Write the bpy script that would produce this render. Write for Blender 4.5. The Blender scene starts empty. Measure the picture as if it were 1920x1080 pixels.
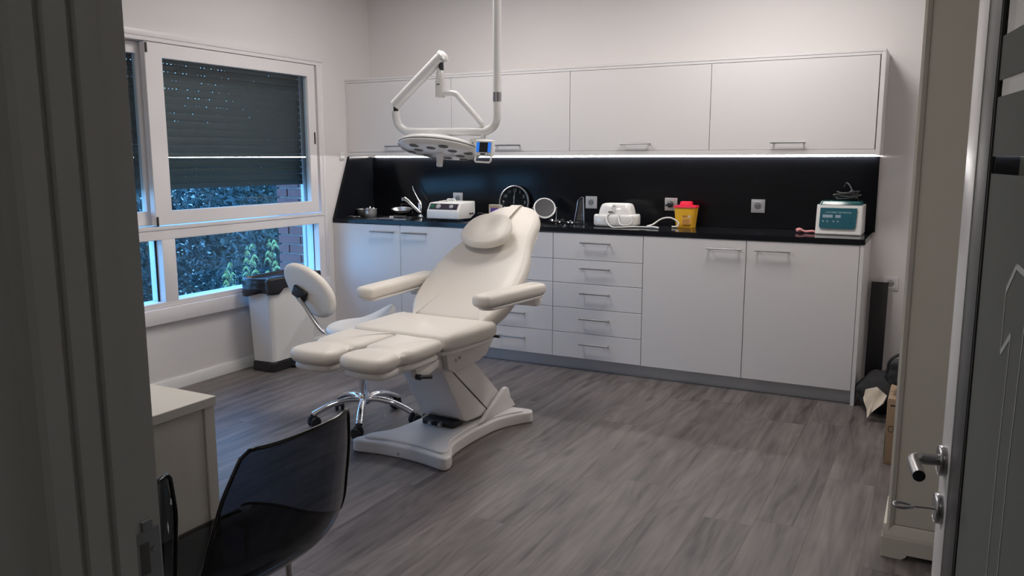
import bpy, bmesh, math, random
from mathutils import Vector, Matrix, noise
random.seed(7)
PI = math.pi
R = math.radians
S = bpy.context.scene
COL = S.collection

# ------------------------------------------------------------------ camera, world, light, exposure
cam_d = bpy.data.cameras.new('camera')
cam_d.sensor_width = 36.0
cam_d.lens = 1530.97 / 1920 * 36.0
cam_d.clip_start = 0.02
cam = bpy.data.objects.new('camera', cam_d)
COL.objects.link(cam)
cam.location = (3.8754, -4.6103, 1.3206)
cam.rotation_euler = (Matrix.Rotation(R(27.6956), 3, 'Z') @ Matrix.Rotation(R(90 - 9.0255), 3, 'X') @ Matrix.Rotation(R(-0.09), 3, 'Z')).to_euler()
S.camera = cam
S.view_settings.view_transform = 'Standard'
S.view_settings.look = 'None'
S.view_settings.gamma = 1.0
S.view_settings.exposure = 0.03
S.view_settings.use_curve_mapping = False

w = bpy.data.worlds.new('sky')
S.world = w
w.use_nodes = True
wn = w.node_tree.nodes
wl = w.node_tree.links
bg = wn['Background']
geo = wn.new('ShaderNodeTexCoord')
sep = wn.new('ShaderNodeSeparateXYZ')
rmp = wn.new('ShaderNodeValToRGB')
wl.new(geo.outputs['Generated'], sep.inputs[0])
wl.new(sep.outputs['Z'], rmp.inputs[0])
rmp.color_ramp.elements[0].position = 0.0
rmp.color_ramp.elements[0].color = (0.24, 0.56, 1.0, 1)
rmp.color_ramp.elements[1].position = 0.6
rmp.color_ramp.elements[1].color = (0.12, 0.42, 1.0, 1)
wl.new(rmp.outputs[0], bg.inputs['Color'])
bg.inputs['Strength'].default_value = 6.6


def area(name, loc, rot, sx, sy, power, color=(1, 1, 1), spread=180):
    d = bpy.data.lights.new(name, 'AREA')
    d.shape = 'RECTANGLE'
    d.size = sx
    d.size_y = sy
    d.energy = power
    d.color = color
    d.spread = R(spread)
    o = bpy.data.objects.new(name, d)
    COL.objects.link(o)
    o.location = loc
    o.rotation_euler = rot
    return o


WARM = (1.0, 0.955, 0.925)
area('ceiling_light_source', (3.00, -0.60, 2.585), (0, 0, 0), 0.5, 0.5, 20, WARM)
area('ceiling_light_source', (1.30, -0.80, 2.585), (0, 0, 0), 0.5, 0.5, 19, WARM)
area('ceiling_light_source', (1.9, -2.8, 2.585), (0, 0, 0), 0.5, 0.5, 15, WARM)
area('added_jamb_fill', (3.7, -5.3, 2.585), (0, 0, 0), 0.4, 0.4, 1.6, WARM)  # added fill behind the camera to brighten the door frame, no known lamp

# ------------------------------------------------------------------ materials


def mat(name, col, rough=0.5, metal=0.0, noise_amt=0.0, nscale=8.0, bump=0.0, bscale=60.0, spec=0.5, coat=0.0, emit=None, estr=0.0, stretch=None):
    m = bpy.data.materials.new(name)
    m.use_nodes = True
    nt = m.node_tree
    b = nt.nodes['Principled BSDF']
    b.inputs['Base Color'].default_value = (*col, 1)
    b.inputs['Roughness'].default_value = rough
    b.inputs['Metallic'].default_value = metal
    b.inputs['Specular IOR Level'].default_value = spec
    b.inputs['Coat Weight'].default_value = coat
    if emit:
        b.inputs['Emission Color'].default_value = (*emit, 1)
        b.inputs['Emission Strength'].default_value = estr
    tc = nt.nodes.new('ShaderNodeTexCoord')
    src = tc.outputs['Object']
    if stretch:
        mp = nt.nodes.new('ShaderNodeMapping')
        mp.inputs['Scale'].default_value = stretch
        nt.links.new(src, mp.inputs[0])
        src = mp.outputs[0]
    if noise_amt > 0:
        n = nt.nodes.new('ShaderNodeTexNoise')
        n.inputs['Scale'].default_value = nscale
        n.inputs['Detail'].default_value = 4
        nt.links.new(src, n.inputs['Vector'])
        mx = nt.nodes.new('ShaderNodeMix')
        mx.data_type = 'RGBA'
        mx.inputs['A'].default_value = (*[c * (1 - noise_amt) for c in col], 1)
        mx.inputs['B'].default_value = (*[min(1, c * (1 + noise_amt)) for c in col], 1)
        nt.links.new(n.outputs['Fac'], mx.inputs['Factor'])
        nt.links.new(mx.outputs['Result'], b.inputs['Base Color'])
    if bump > 0:
        n2 = nt.nodes.new('ShaderNodeTexNoise')
        n2.inputs['Scale'].default_value = bscale
        n2.inputs['Detail'].default_value = 3
        nt.links.new(src, n2.inputs['Vector'])
        bp = nt.nodes.new('ShaderNodeBump')
        bp.inputs['Strength'].default_value = bump
        bp.inputs['Distance'].default_value = 0.002
        nt.links.new(n2.outputs['Fac'], bp.inputs['Height'])
        nt.links.new(bp.outputs[0], b.inputs['Normal'])
    return m


def glassmat(name, tint, gloss_rough=0.0, fac=None, ior=1.45):
    """thin see-through sheet: transparent mixed with a fresnel gloss"""
    m = bpy.data.materials.new(name)
    m.use_nodes = True
    nt = m.node_tree
    nt.nodes.clear()
    out = nt.nodes.new('ShaderNodeOutputMaterial')
    tr = nt.nodes.new('ShaderNodeBsdfTransparent')
    tr.inputs[0].default_value = (*tint, 1)
    gl = nt.nodes.new('ShaderNodeBsdfGlossy')
    gl.inputs['Roughness'].default_value = gloss_rough
    mx = nt.nodes.new('ShaderNodeMixShader')
    if fac is None:      # schlick reflectance, the same from both sides of the sheet
        f0 = ((ior - 1) / (ior + 1)) ** 2
        lw = nt.nodes.new('ShaderNodeLayerWeight')
        lw.inputs['Blend'].default_value = 0.5
        pw_ = nt.nodes.new('ShaderNodeMath')
        pw_.operation = 'POWER'
        pw_.inputs[1].default_value = 5.0
        ma = nt.nodes.new('ShaderNodeMath')
        ma.operation = 'MULTIPLY_ADD'
        ma.inputs[1].default_value = 1 - f0
        ma.inputs[2].default_value = f0
        nt.links.new(lw.outputs['Facing'], pw_.inputs[0])
        nt.links.new(pw_.outputs[0], ma.inputs[0])
        nt.links.new(ma.outputs[0], mx.inputs[0])
    else:
        mx.inputs[0].default_value = fac
    nt.links.new(tr.outputs[0], mx.inputs[1])
    nt.links.new(gl.outputs[0], mx.inputs[2])
    nt.links.new(mx.outputs[0], out.inputs[0])
    return m


def wood_floor_mat():
    m = bpy.data.materials.new('grey oak plank')
    m.use_nodes = True
    nt = m.node_tree
    N, L = nt.nodes, nt.links
    b = N['Principled BSDF']
    tc = N.new('ShaderNodeTexCoord')
    oi = N.new('ShaderNodeObjectInfo')
    mul = N.new('ShaderNodeVectorMath')
    mul.operation = 'MULTIPLY'
    comb = N.new('ShaderNodeCombineXYZ')
    for k in range(3):
        L.new(oi.outputs['Random'], comb.inputs[k])
    mul.inputs[1].default_value = (37.0, 91.0, 13.0)
    L.new(comb.outputs[0], mul.inputs[0])
    add = N.new('ShaderNodeVectorMath')
    L.new(tc.outputs['Object'], add.inputs[0])
    L.new(mul.outputs[0], add.inputs[1])
    # broad cathedral figure
    mp = N.new('ShaderNodeMapping')
    mp.inputs['Scale'].default_value = (5.5, 0.8, 1.0)
    L.new(add.outputs[0], mp.inputs[0])
    n1 = N.new('ShaderNodeTexNoise')
    n1.inputs['Scale'].default_value = 1.0
    n1.inputs['Detail'].default_value = 2.5
    n1.inputs['Distortion'].default_value = 0.25
    L.new(mp.outputs[0], n1.inputs['Vector'])
    rings = N.new('ShaderNodeMath')
    rings.operation = 'MULTIPLY'
    rings.inputs[1].default_value = 75.0
    L.new(n1.outputs['Fac'], rings.inputs[0])
    sn = N.new('ShaderNodeMath')
    sn.operation = 'SINE'
    L.new(rings.outputs[0], sn.inputs[0])
    # fine streaks
    mp2 = N.new('ShaderNodeMapping')
    mp2.inputs['Scale'].default_value = (70.0, 2.6, 1.0)
    L.new(add.outputs[0], mp2.inputs[0])
    n2 = N.new('ShaderNodeTexNoise')
    n2.inputs['Scale'].default_value = 1.0
    n2.inputs['Detail'].default_value = 5
    n2.inputs['Distortion'].default_value = 0.3
    L.new(mp2.outputs[0], n2.inputs['Vector'])
    # dark streak patches
    mp3 = N.new('ShaderNodeMapping')
    mp3.inputs['Scale'].default_value = (17.0, 1.5, 1.0)
    L.new(add.outputs[0], mp3.inputs[0])
    n3 = N.new('ShaderNodeTexNoise')
    n3.inputs['Scale'].default_value = 1.3
    n3.inputs['Detail'].default_value = 7
    n3.inputs['Distortion'].default_value = 0.45
    L.new(mp3.outputs[0], n3.inputs['Vector'])

    def lin(sock, a, c):
        x = N.new('ShaderNodeMath')
        x.operation = 'MULTIPLY_ADD'
        x.inputs[1].default_value = a
        x.inputs[2].default_value = c
        L.new(sock, x.inputs[0])
        return x.outputs[0]

    def plus(a, c):
        x = N.new('ShaderNodeMath')
        L.new(a, x.inputs[0])
        L.new(c, x.inputs[1])
        return x.outputs[0]
    v = plus(lin(sn.outputs[0], 0.05, 0.0), lin(n2.outputs['Fac'], 0.50, -0.25))
    v = plus(v, lin(n3.outputs['Fac'], 0.95, 0.0))
    v = plus(v, lin(oi.outputs['Random'], 0.14, -0.07))
    # thin dark veins
    mp4 = N.new('ShaderNodeMapping')
    mp4.inputs['Scale'].default_value = (26.0, 1.3, 1.0)
    L.new(add.outputs[0], mp4.inputs[0])
    n4 = N.new('ShaderNodeTexNoise')
    n4.inputs['Scale'].default_value = 1.0
    n4.inputs['Detail'].default_value = 3
    n4.inputs['Distortion'].default_value = 0.8
    L.new(mp4.outputs[0], n4.inputs['Vector'])
    mr = N.new('ShaderNodeMapRange')
    mr.inputs['From Min'].default_value = 0.60
    mr.inputs['From Max'].default_value = 0.70
    mr.inputs['To Min'].default_value = 0.0
    mr.inputs['To Max'].default_value = -0.20
    L.new(n4.outputs['Fac'], mr.inputs['Value'])
    v = plus(v, mr.outputs[0])
    # knots
    mp5 = N.new('ShaderNodeMapping')
    mp5.inputs['Scale'].default_value = (6.0, 2.2, 1.0)
    L.new(add.outputs[0], mp5.inputs[0])
    vo = N.new('ShaderNodeTexVoronoi')
    vo.inputs['Scale'].default_value = 1.0
    L.new(mp5.outputs[0], vo.inputs['Vector'])
    mr2 = N.new('ShaderNodeMapRange')
    mr2.inputs['From Min'].default_value = 0.03
    mr2.inputs['From Max'].default_value = 0.16
    mr2.inputs['To Min'].default_value = -0.26
    mr2.inputs['To Max'].default_value = 0.0
    L.new(vo.outputs['Distance'], mr2.inputs['Value'])
    v = plus(v, mr2.outputs[0])
    cr = N.new('ShaderNodeValToRGB')
    e = cr.color_ramp.elements
    e[0].position = 0.14
    e[0].color = (0.050, 0.042, 0.041, 1)
    e[1].position = 0.82
    e[1].color = (0.215, 0.188, 0.178, 1)
    k = cr.color_ramp.elements.new(0.47)
    k.color = (0.132, 0.113, 0.108, 1)
    L.new(v, cr.inputs[0])
    L.new(cr.outputs[0], b.inputs['Base Color'])
    b.inputs['Roughness'].default_value = 0.42
    rr = lin(n2.outputs['Fac'], 0.25, 0.30)
    L.new(rr, b.inputs['Roughness'])
    bp = N.new('ShaderNodeBump')
    bp.inputs['Strength'].default_value = 0.25
    bp.inputs['Distance'].default_value = 0.001
    L.new(n2.outputs['Fac'], bp.inputs['Height'])
    L.new(bp.outputs[0], b.inputs['Normal'])
    return m


M = dict(
    wall=mat('wall paint', (0.76, 0.73, 0.72), 0.75, noise_amt=0.015, nscale=3, bump=0.05, bscale=220),
    ceiling=mat('ceiling paint', (0.82, 0.80, 0.79), 0.85),
    floor=wood_floor_mat(),
    slab=mat('dark floor slab', (0.03, 0.028, 0.027), 0.8),  # dark slab under the planks, showing in their joints
    skirting=mat('white skirting', (0.78, 0.77, 0.75), 0.4),
    winframe=mat('white lacquered aluminium', (0.80, 0.77, 0.77), 0.35, noise_amt=0.01),
    glass=glassmat('window glass', (0.86, 0.93, 0.95)),
    rubber=mat('black rubber', (0.02, 0.02, 0.022), 0.6),
    shutter=mat('grey shutter slat', (0.060, 0.068, 0.068), 0.55, noise_amt=0.1, nscale=5),
    lam=mat('white cabinet laminate', (0.70, 0.68, 0.68), 0.38, noise_amt=0.01, nscale=2),
    carc=mat('white carcass', (0.66, 0.65, 0.64), 0.5),
    granite=mat('polished black granite', (0.009, 0.010, 0.013), 0.13, noise_amt=0.6, nscale=350, spec=0.16),
    plinth=mat('brushed aluminium plinth', (0.50, 0.52, 0.54), 0.32, metal=0.75, stretch=(2, 60, 60), noise_amt=0.08),
    steel=mat('brushed steel', (0.42, 0.42, 0.43), 0.3, metal=1.0, noise_amt=0.1, nscale=40),
    chrome=mat('chrome', (0.80, 0.80, 0.82), 0.08, metal=1.0),
    led=mat('led diffuser', (1, 1, 1), 0.4, emit=(1.0, 0.97, 0.95), estr=50.0),
    cream=mat('cream leatherette', (0.77, 0.715, 0.645), 0.42, noise_amt=0.02, nscale=4, bump=0.10, bscale=260),
    creamshell=mat('cream moulded shell', (0.78, 0.75, 0.71), 0.4, noise_amt=0.02),
    whiteplastic=mat('white plastic', (0.78, 0.77, 0.75), 0.3, noise_amt=0.015),
    offwhite=mat('off white housing', (0.74, 0.71, 0.69), 0.38, noise_amt=0.02),
    enamel=mat('glossy white enamel', (0.80, 0.79, 0.77), 0.18, coat=0.5),
    black=mat('black plastic', (0.015, 0.015, 0.017), 0.4),
    bag=mat('black bin liner', (0.012, 0.012, 0.016), 0.22, bump=1.0, bscale=28),
    fabric=mat('black bag fabric', (0.014, 0.014, 0.015), 0.85, bump=0.5, bscale=300),
    wellgrey=mat('grey socket well', (0.34, 0.34, 0.34), 0.5),
    greyhole=mat('dark recess', (0.13, 0.13, 0.13), 0.6),
    desk=mat('warm white laminate', (0.66, 0.63, 0.57), 0.5, noise_amt=0.02),
    tall=mat('cream lacquered wood', (0.66, 0.62, 0.53), 0.45, noise_amt=0.03, nscale=3),
    smoke=glassmat('smoked polycarbonate', (0.095, 0.11, 0.13), 0.03, ior=1.5),
    cardboard=mat('cardboard', (0.36, 0.25, 0.16), 0.85, noise_amt=0.08, nscale=12),
    ink=mat('black ink', (0.03, 0.025, 0.02), 0.8),
    green=mat('green tape', (0.02, 0.25, 0.13), 0.5),
    cloth=mat('cream paper', (0.66, 0.57, 0.46), 0.8, bump=0.4, bscale=30),
    yellow=mat('yellow plastic', (0.88, 0.47, 0.03), 0.35),
    red=mat('red plastic', (0.86, 0.02, 0.07), 0.35),
    label=mat('label orange print', (0.70, 0.36, 0.06), 0.6),
    brown=mat('label brown print', (0.20, 0.06, 0.03), 0.6),
    pink=mat('pink rubber', (0.62, 0.25, 0.26), 0.6),
    teal=mat('teal panel', (0.007, 0.09, 0.125), 0.35),
    tealdark=mat('dark teal lid', (0.006, 0.08, 0.08), 0.18),
    lcd=mat('grey display', (0.28, 0.36, 0.42), 0.3),
    print=mat('pale print', (0.35, 0.55, 0.55), 0.6),
    numerals=mat('grey numerals', (0.40, 0.42, 0.42), 0.6),
    clockface=mat('black clock face', (0.012, 0.013, 0.014), 0.12),
    gaugepanel=mat('dark purple panel', (0.035, 0.028, 0.045), 0.3),
    gauge=mat('silver gauge', (0.50, 0.50, 0.50), 0.25, metal=0.3),
    greenlamp=mat('green switch', (0.01, 0.11, 0.06), 0.3),
    mirrorglass=mat('mirror', (0.11, 0.11, 0.115), 0.25, metal=0.8),
    satin=mat('satin steel', (0.70, 0.70, 0.71), 0.28, metal=0.85),
    clearplastic=glassmat('clear plastic', (0.80, 0.82, 0.84), 0.05, fac=0.18),
    acrylic=glassmat('clear acrylic', (0.84, 0.86, 0.88), 0.02, fac=0.10),
    packtan=mat('packet tan print', (0.45, 0.34, 0.24), 0.5),
    packpurple=mat('packet purple print', (0.14, 0.07, 0.42), 0.4),
    packgreen=mat('packet green print', (0.10, 0.22, 0.06), 0.5),
    packpale=mat('packet pale print', (0.52, 0.50, 0.50), 0.4),
    screenblue=mat('blue screen bars', (0.01, 0.08, 0.3), 0.3, emit=(0.02, 0.18, 0.75), estr=0.8),
    screendark=mat('dark screen', (0.012, 0.014, 0.018), 0.2),
    socket=mat('white socket plastic', (0.74, 0.73, 0.73), 0.35),
    jamb=mat('grey white door frame', (0.62, 0.62, 0.59), 0.5, noise_amt=0.03),
    corridor=mat('corridor paint', (0.30, 0.30, 0.27), 0.8),
    doorwhite=mat('satin white stile', (0.80, 0.79, 0.78), 0.28),
    doorgrey=mat('grey anodised profile', (0.085, 0.085, 0.082), 0.45),
    gasket=mat('gasket', (0.05, 0.05, 0.05), 0.7),
    clearglass=glassmat('door glass', (0.72, 0.76, 0.74)),
    etched=mat('etched line', (0.46, 0.48, 0.47), 0.6),
    brick=mat('red brick', (0.26, 0.105, 0.095), 0.85, noise_amt=0.25, nscale=20, bump=0.4, bscale=80),
    mortar=mat('mortar', (0.42, 0.38, 0.36), 0.9),
    leafdark=mat('dark foliage', (0.042, 0.055, 0.052), 0.6, noise_amt=0.5, nscale=1.5),
    leafmid=mat('mid foliage', (0.09, 0.115, 0.09), 0.6, noise_amt=0.4, nscale=3),
    leafbright=mat('bright young leaf', (0.40, 0.43, 0.15), 0.5, noise_amt=0.25, nscale=6),
    bark=mat('bark', (0.10, 0.075, 0.05), 0.9, noise_amt=0.3),
    ground=mat('outdoor soil', (0.10, 0.10, 0.06), 0.9, noise_amt=0.4, nscale=2),
    outwall=mat('pale house wall', (0.72, 0.68, 0.62), 0.8),
    rooftile=mat('roof tile', (0.30, 0.13, 0.09), 0.8),
    cable=mat('white cable', (0.72, 0.71, 0.69), 0.35),
    greycable=mat('grey cable', (0.30, 0.30, 0.31), 0.45),
)


def frosted():
    m = bpy.data.materials.new('frosted film')
    m.use_nodes = True
    nt = m.node_tree
    nt.nodes.clear()
    o = nt.nodes.new('ShaderNodeOutputMaterial')
    d = nt.nodes.new('ShaderNodeBsdfDiffuse')
    d.inputs[0].default_value = (0.34, 0.35, 0.33, 1)
    t = nt.nodes.new('ShaderNodeBsdfTranslucent')
    t.inputs[0].default_value = (0.34, 0.35, 0.33, 1)
    a = nt.nodes.new('ShaderNodeMixShader')
    a.inputs[0].default_value = 0.45
    nt.links.new(d.outputs[0], a.inputs[1])
    nt.links.new(t.outputs[0], a.inputs[2])
    nt.links.new(a.outputs[0], o.inputs[0])
    return m


M['frost'] = frosted()

# ------------------------------------------------------------------ mesh helpers


def finish(bm, name, m, parent=None, smooth=True, ang=35):
    bmesh.ops.recalc_face_normals(bm, faces=bm.faces)
    me = bpy.data.meshes.new(name)
    bm.to_mesh(me)
    bm.free()
    mats = m if isinstance(m, (list, tuple)) else [m]
    for x in mats:
        me.materials.append(M[x] if isinstance(x, str) else x)
    if smooth:
        me.shade_smooth()
        me.set_sharp_from_angle(angle=R(ang))
    o = bpy.data.objects.new(name, me)
    COL.objects.link(o)
    if parent:
        o.parent = parent
    return o


def tag(o, label=None, cat=None, group=None, kind=None):
    if label:
        o['label'] = label
    if cat:
        o['category'] = cat
    if group:
        o['group'] = group
    if kind:
        o['kind'] = kind
    return o


def thing(name, label, cat, loc=(0, 0, 0), rz=0.0, group=None):
    o = bpy.data.objects.new(name, None)
    o.empty_display_size = 0.05
    COL.objects.link(o)
    o.location = loc
    o.rotation_euler = (0, 0, rz)
    return tag(o, label, cat, group)


def structure(o):
    o['kind'] = 'structure'
    return o


def box(bm, x0, x1, y0, y1, z0, z1, bev=0.0, seg=2, mi=0, mtx=None):
    r = bmesh.ops.create_cube(bm, size=1.0)
    vs = r['verts']
    for v in vs:
        v.co = Vector(((x0 + x1) / 2 + v.co.x * (x1 - x0), (y0 + y1) / 2 + v.co.y * (y1 - y0), (z0 + z1) / 2 + v.co.z * (z1 - z0)))
    faces = set(f for v in vs for f in v.link_faces)
    for f in faces:
        f.material_index = mi
    if mtx is not None:
        bmesh.ops.transform(bm, matrix=mtx, verts=vs)
    if bev > 0:
        es = list(set(e for v in vs for e in v.link_edges))
        bmesh.ops.bevel(bm, geom=es, offset=bev, segments=seg, affect='EDGES', profile=0.5, clamp_overlap=True, material=-1)


def BX(name, m, parent, x0, x1, y0, y1, z0, z1, bev=0.0, seg=2):
    bm = bmesh.new()
    box(bm, x0, x1, y0, y1, z0, z1, bev, seg)
    return finish(bm, name, m, parent)


def prism(bm, pts, axis, a0, a1, bev=0.0, seg=2):
    """pts polygon in the plane perpendicular to axis; x: (y,z)  y: (x,z)  z: (x,y)"""
    def P(p, a):
        if axis == 'x':
            return Vector((a, p[0], p[1]))
        if axis == 'y':
            return Vector((p[0], a, p[1]))
        return Vector((p[0], p[1], a))
    A = [bm.verts.new(P(p, a0)) for p in pts]
    B = [bm.verts.new(P(p, a1)) for p in pts]
    n = len(pts)
    bm.faces.new(A)
    bm.faces.new(B[::-1])
    for i in range(n):
        bm.faces.new((A[i], B[i], B[(i + 1) % n], A[(i + 1) % n]))
    if bev > 0:
        es = list(set(e for v in A + B for e in v.link_edges))
        bmesh.ops.bevel(bm, geom=es, offset=bev, segments=seg, affect='EDGES', profile=0.5, clamp_overlap=True)
    return A + B


def PR(name, m, parent, pts, axis, a0, a1, bev=0.0, seg=2, ang=35):
    bm = bmesh.new()
    prism(bm, pts, axis, a0, a1, bev, seg)
    return finish(bm, name, m, parent, ang=ang)


def catmull(pts, n=8, closed=False):
    P = [Vector(p) for p in pts]
    out = []
    N = len(P)
    rng = range(N) if closed else range(N - 1)
    for i in rng:
        p0 = P[(i - 1) % N] if (closed or i > 0) else P[0] * 2 - P[1]
        p1 = P[i]
        p2 = P[(i + 1) % N]
        p3 = P[(i + 2) % N] if (closed or i + 2 < N) else P[-1] * 2 - P[-2]
        for k in range(n):
            t = k / n
            out.append(0.5 * ((2 * p1) + (-p0 + p2) * t + (2 * p0 - 5 * p1 + 4 * p2 - p3) * t * t + (-p0 + 3 * p1 - 3 * p2 + p3) * t ** 3))
    if not closed:
        out.append(P[-1])
    return out


def tube(bm, pts, rad, seg=12, cap=True, flat=None):
    """swept round section; rad a number or list; flat scales the section along the world z-ish frame vector"""
    P = [Vector(p) for p in pts]
    n = len(P)
    rad = rad if isinstance(rad, (list, tuple)) else [rad] * n
    T = []
    for i in range(n):
        a = P[max(i - 1, 0)]
        b = P[min(i + 1, n - 1)]
        T.append((b - a).normalized())
    up = Vector((0, 0, 1)) if abs(T[0].z) < 0.9 else Vector((1, 0, 0))
    u = T[0].cross(up).normalized()
    rings = []
    for i in range(n):
        u = (u - T[i] * u.dot(T[i])).normalized()
        v = T[i].cross(u).normalized()
        ring = []
        for k in range(seg):
            a = 2 * PI * k / seg
            fx = 1.0
            fy = flat if flat else 1.0
            ring.append(bm.verts.new(P[i] + u * math.cos(a) * rad[i] * fx + v * math.sin(a) * rad[i] * fy))
        rings.append(ring)
    for i in range(n - 1):
        for k in range(seg):
            bm.faces.new((rings[i][k], rings[i][(k + 1) % seg], rings[i + 1][(k + 1) % seg], rings[i + 1][k]))
    if cap:
        bm.faces.new(rings[0][::-1])
        bm.faces.new(rings[-1])


def TB(name, m, parent, pts, rad, seg=12, smooth_n=0, flat=None, closed=False):
    if smooth_n:
        pts = catmull(pts, smooth_n, closed)
    if closed:
        pts = list(pts) + [pts[0], pts[1]]
    bm = bmesh.new()
    tube(bm, pts, rad, seg, cap=not closed, flat=flat)
    return finish(bm, name, m, parent, ang=50)


def lathe(bm, prof, seg=32, mtx=None, arc=2 * PI):
    """prof list of (r,z)"""
    rings = []
    vs = []
    for r, z in prof:
        if r < 1e-6:
            v = bm.verts.new((0, 0, z))
            rings.append([v])
            vs.append(v)
        else:
            ring = [bm.verts.new((r * math.cos(2 * PI * k / seg), r * math.sin(2 * PI * k / seg), z)) for k in range(seg)]
            rings.append(ring)
            vs += ring
    for a, b in zip(rings, rings[1:]):
        if len(a) == 1 and len(b) == 1:
            continue
        for k in range(seg):
            if len(a) == 1:
                bm.faces.new((a[0], b[(k + 1) % seg], b[k]))
            elif len(b) == 1:
                bm.faces.new((a[k], a[(k + 1) % seg], b[0]))
            else:
                bm.faces.new((a[k], a[(k + 1) % seg], b[(k + 1) % seg], b[k]))
    if mtx is not None:
        bmesh.ops.transform(bm, matrix=mtx, verts=vs)


def LT(name, m, parent, prof, loc=(0, 0, 0), rot=None, seg=32, scale=(1, 1, 1), ang=40):
    bm = bmesh.new()
    mt = Matrix.Translation(loc)
    if rot is not None:
        mt = mt @ rot
    mt = mt @ Matrix.Diagonal((*scale, 1))
    lathe(bm, prof, seg, mt)
    return finish(bm, name, m, parent, ang=ang)


RX = lambda a: Matrix.Rotation(a, 4, 'X')
RY = lambda a: Matrix.Rotation(a, 4, 'Y')
RZ = lambda a: Matrix.Rotation(a, 4, 'Z')


def cushion(name, m, parent, outline, thick, rnd, crown=0.01, mtx=None, smooth_n=5, dent=None, seg=5, rings=6):
    """padded slab: outline is a loose closed loop (x,y); top at z=0, bottom at -thick, edges rolled with radius rnd"""
    P = [Vector((p.x, p.y)) for p in catmull([(x, y, 0) for x, y in outline], smooth_n, True)]
    n = len(P)
    area2 = sum(P[i].x * P[(i + 1) % n].y - P[(i + 1) % n].x * P[i].y for i in range(n))
    if area2 < 0:
        P = P[::-1]
    nrm = []
    for i in range(n):
        t = (P[(i + 1) % n] - P[i - 1]).normalized()
        nrm.append(Vector((t.y, -t.x)))
    cx = sum(p.x for p in P) / n
    cy = sum(p.y for p in P) / n
    bm = bmesh.new()

    def inset(d):
        return [P[i] - nrm[i] * d for i in range(n)]
    lay = []
    r2 = min(rnd, thick / 2)
    for k in range(seg + 1):
        a = PI / 2 * k / seg
        lay.append((inset(r2 * (1 - math.sin(a))), -thick + r2 * (1 - math.cos(a))))
    for k in range(seg + 1):
        a = PI / 2 * k / seg
        lay.append((inset(rnd * (1 - math.cos(a))), -rnd + rnd * math.sin(a)))
    base = inset(rnd)
    for k in range(1, rings):
        f = 1 - k / rings
        lay.append(([Vector((cx + (p.x - cx) * f, cy + (p.y - cy) * f)) for p in base], crown * (1 - f * f)))
    R_ = []
    for pts, z in lay:
        R_.append([bm.verts.new((p.x, p.y, z)) for p in pts])
    for a, b in zip(R_, R_[1:]):
        for i in range(n):
            bm.faces.new((a[i], a[(i + 1) % n], b[(i + 1) % n], b[i]))
    c = bm.verts.new((cx, cy, crown))
    for i in range(n):
        bm.faces.new((R_[-1][i], R_[-1][(i + 1) % n], c))
    bm.faces.new(R_[0][::-1])
    if dent:
        for v in bm.verts:
            if v.co.z > -rnd * 0.5:
                v.co.z += dent(v.co.x, v.co.y)
    if mtx is not None:
        bmesh.ops.transform(bm, matrix=mtx, verts=bm.verts)
    return finish(bm, name, m, parent, ang=60)


def text(name, m, parent, s, size, mtx, depth=0.0006, align='CENTER'):
    c = bpy.data.curves.new(name, 'FONT')
    c.body = s
    c.size = size
    c.extrude = depth
    c.align_x = align
    c.align_y = 'CENTER'
    t = bpy.data.objects.new(name, c)
    COL.objects.link(t)
    bpy.context.view_layer.update()
    dg = bpy.context.evaluated_depsgraph_get()
    me = bpy.data.meshes.new_from_object(t.evaluated_get(dg))
    bpy.data.objects.remove(t)
    me.transform(mtx)
    me.materials.clear()
    me.materials.append(M[m])
    o = bpy.data.objects.new(name, me)
    COL.objects.link(o)
    if parent:
        o.parent = parent
    return o


def copy_tree(o, parent=None):
    c = o.copy()
    COL.objects.link(c)
    c.parent = parent
    for ch in list(o.children):
        copy_tree(ch, c)
    return c


def blob(bm, c, s, sub=3, amp=0.2, fr=3.0, seed=0.0, floor_z=None):
    r = bmesh.ops.create_icosphere(bm, subdivisions=sub, radius=1.0)
    for v in r['verts']:
        d = v.co.normalized()
        k = 1 + amp * noise.noise(d * fr + Vector((seed, seed * 1.7, -seed))) + amp * 0.5 * noise.noise(d * fr * 2.6 + Vector((seed, 0, seed)))
        v.co = Vector((c[0] + d.x * s[0] * k, c[1] + d.y * s[1] * k, c[2] + d.z * s[2] * k))
        if floor_z is not None and v.co.z < floor_z:
            v.co.z = floor_z


# ------------------------------------------------------------------ the room
CEIL = 2.62
BACKY = 0.476
RIGHTX = 4.45
DW0, DW1 = -4.19, -4.045   # door wall, corridor side and room side
JX = 3.13                   # left side of the door opening
HX = 4.075                  # right side of the door opening

floor = structure(BX('floor', 'slab', None, -0.25, RIGHTX + 0.2, -6.3, BACKY + 0.2, -0.20, -0.009))
# planks
pw, pl = 0.186, 1.28
plank_cache = {}
ix = 0
x = 0.0
while x < RIGHTX - 0.001:
    wd = min(pw, RIGHTX - x)
    y = BACKY - pl * ((0.37 * ix + 0.21 * (ix % 3)) % 1.0) - 0.02
    ytop = BACKY
    while ytop > -4.6:
        yb = max(y, -4.6)
        ln = round(ytop - yb, 4)
        key = (round(wd, 4), ln)
        if key not in plank_cache:
            bm = bmesh.new()
            box(bm, 0.00012, wd - 0.00012, 0.00012, ln - 0.00012, -0.009, 0.0)
            fs = [f for f in bm.faces if f.normal.z > 0.9]
            es = list(set(e for f in fs for e in f.edges))
            bmesh.ops.bevel(bm, geom=es, offset=0.0004, segments=1, affect='EDGES')
            p = finish(bm, 'plank', 'floor', floor, smooth=False)
            plank_cache[key] = p.data
        else:
            p = bpy.data.objects.new('plank', plank_cache[key])
            COL.objects.link(p)
            p.parent = floor
        p.location = (x, yb, 0)
        ytop = yb
        y -= pl
    x += pw
    ix += 1

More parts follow.
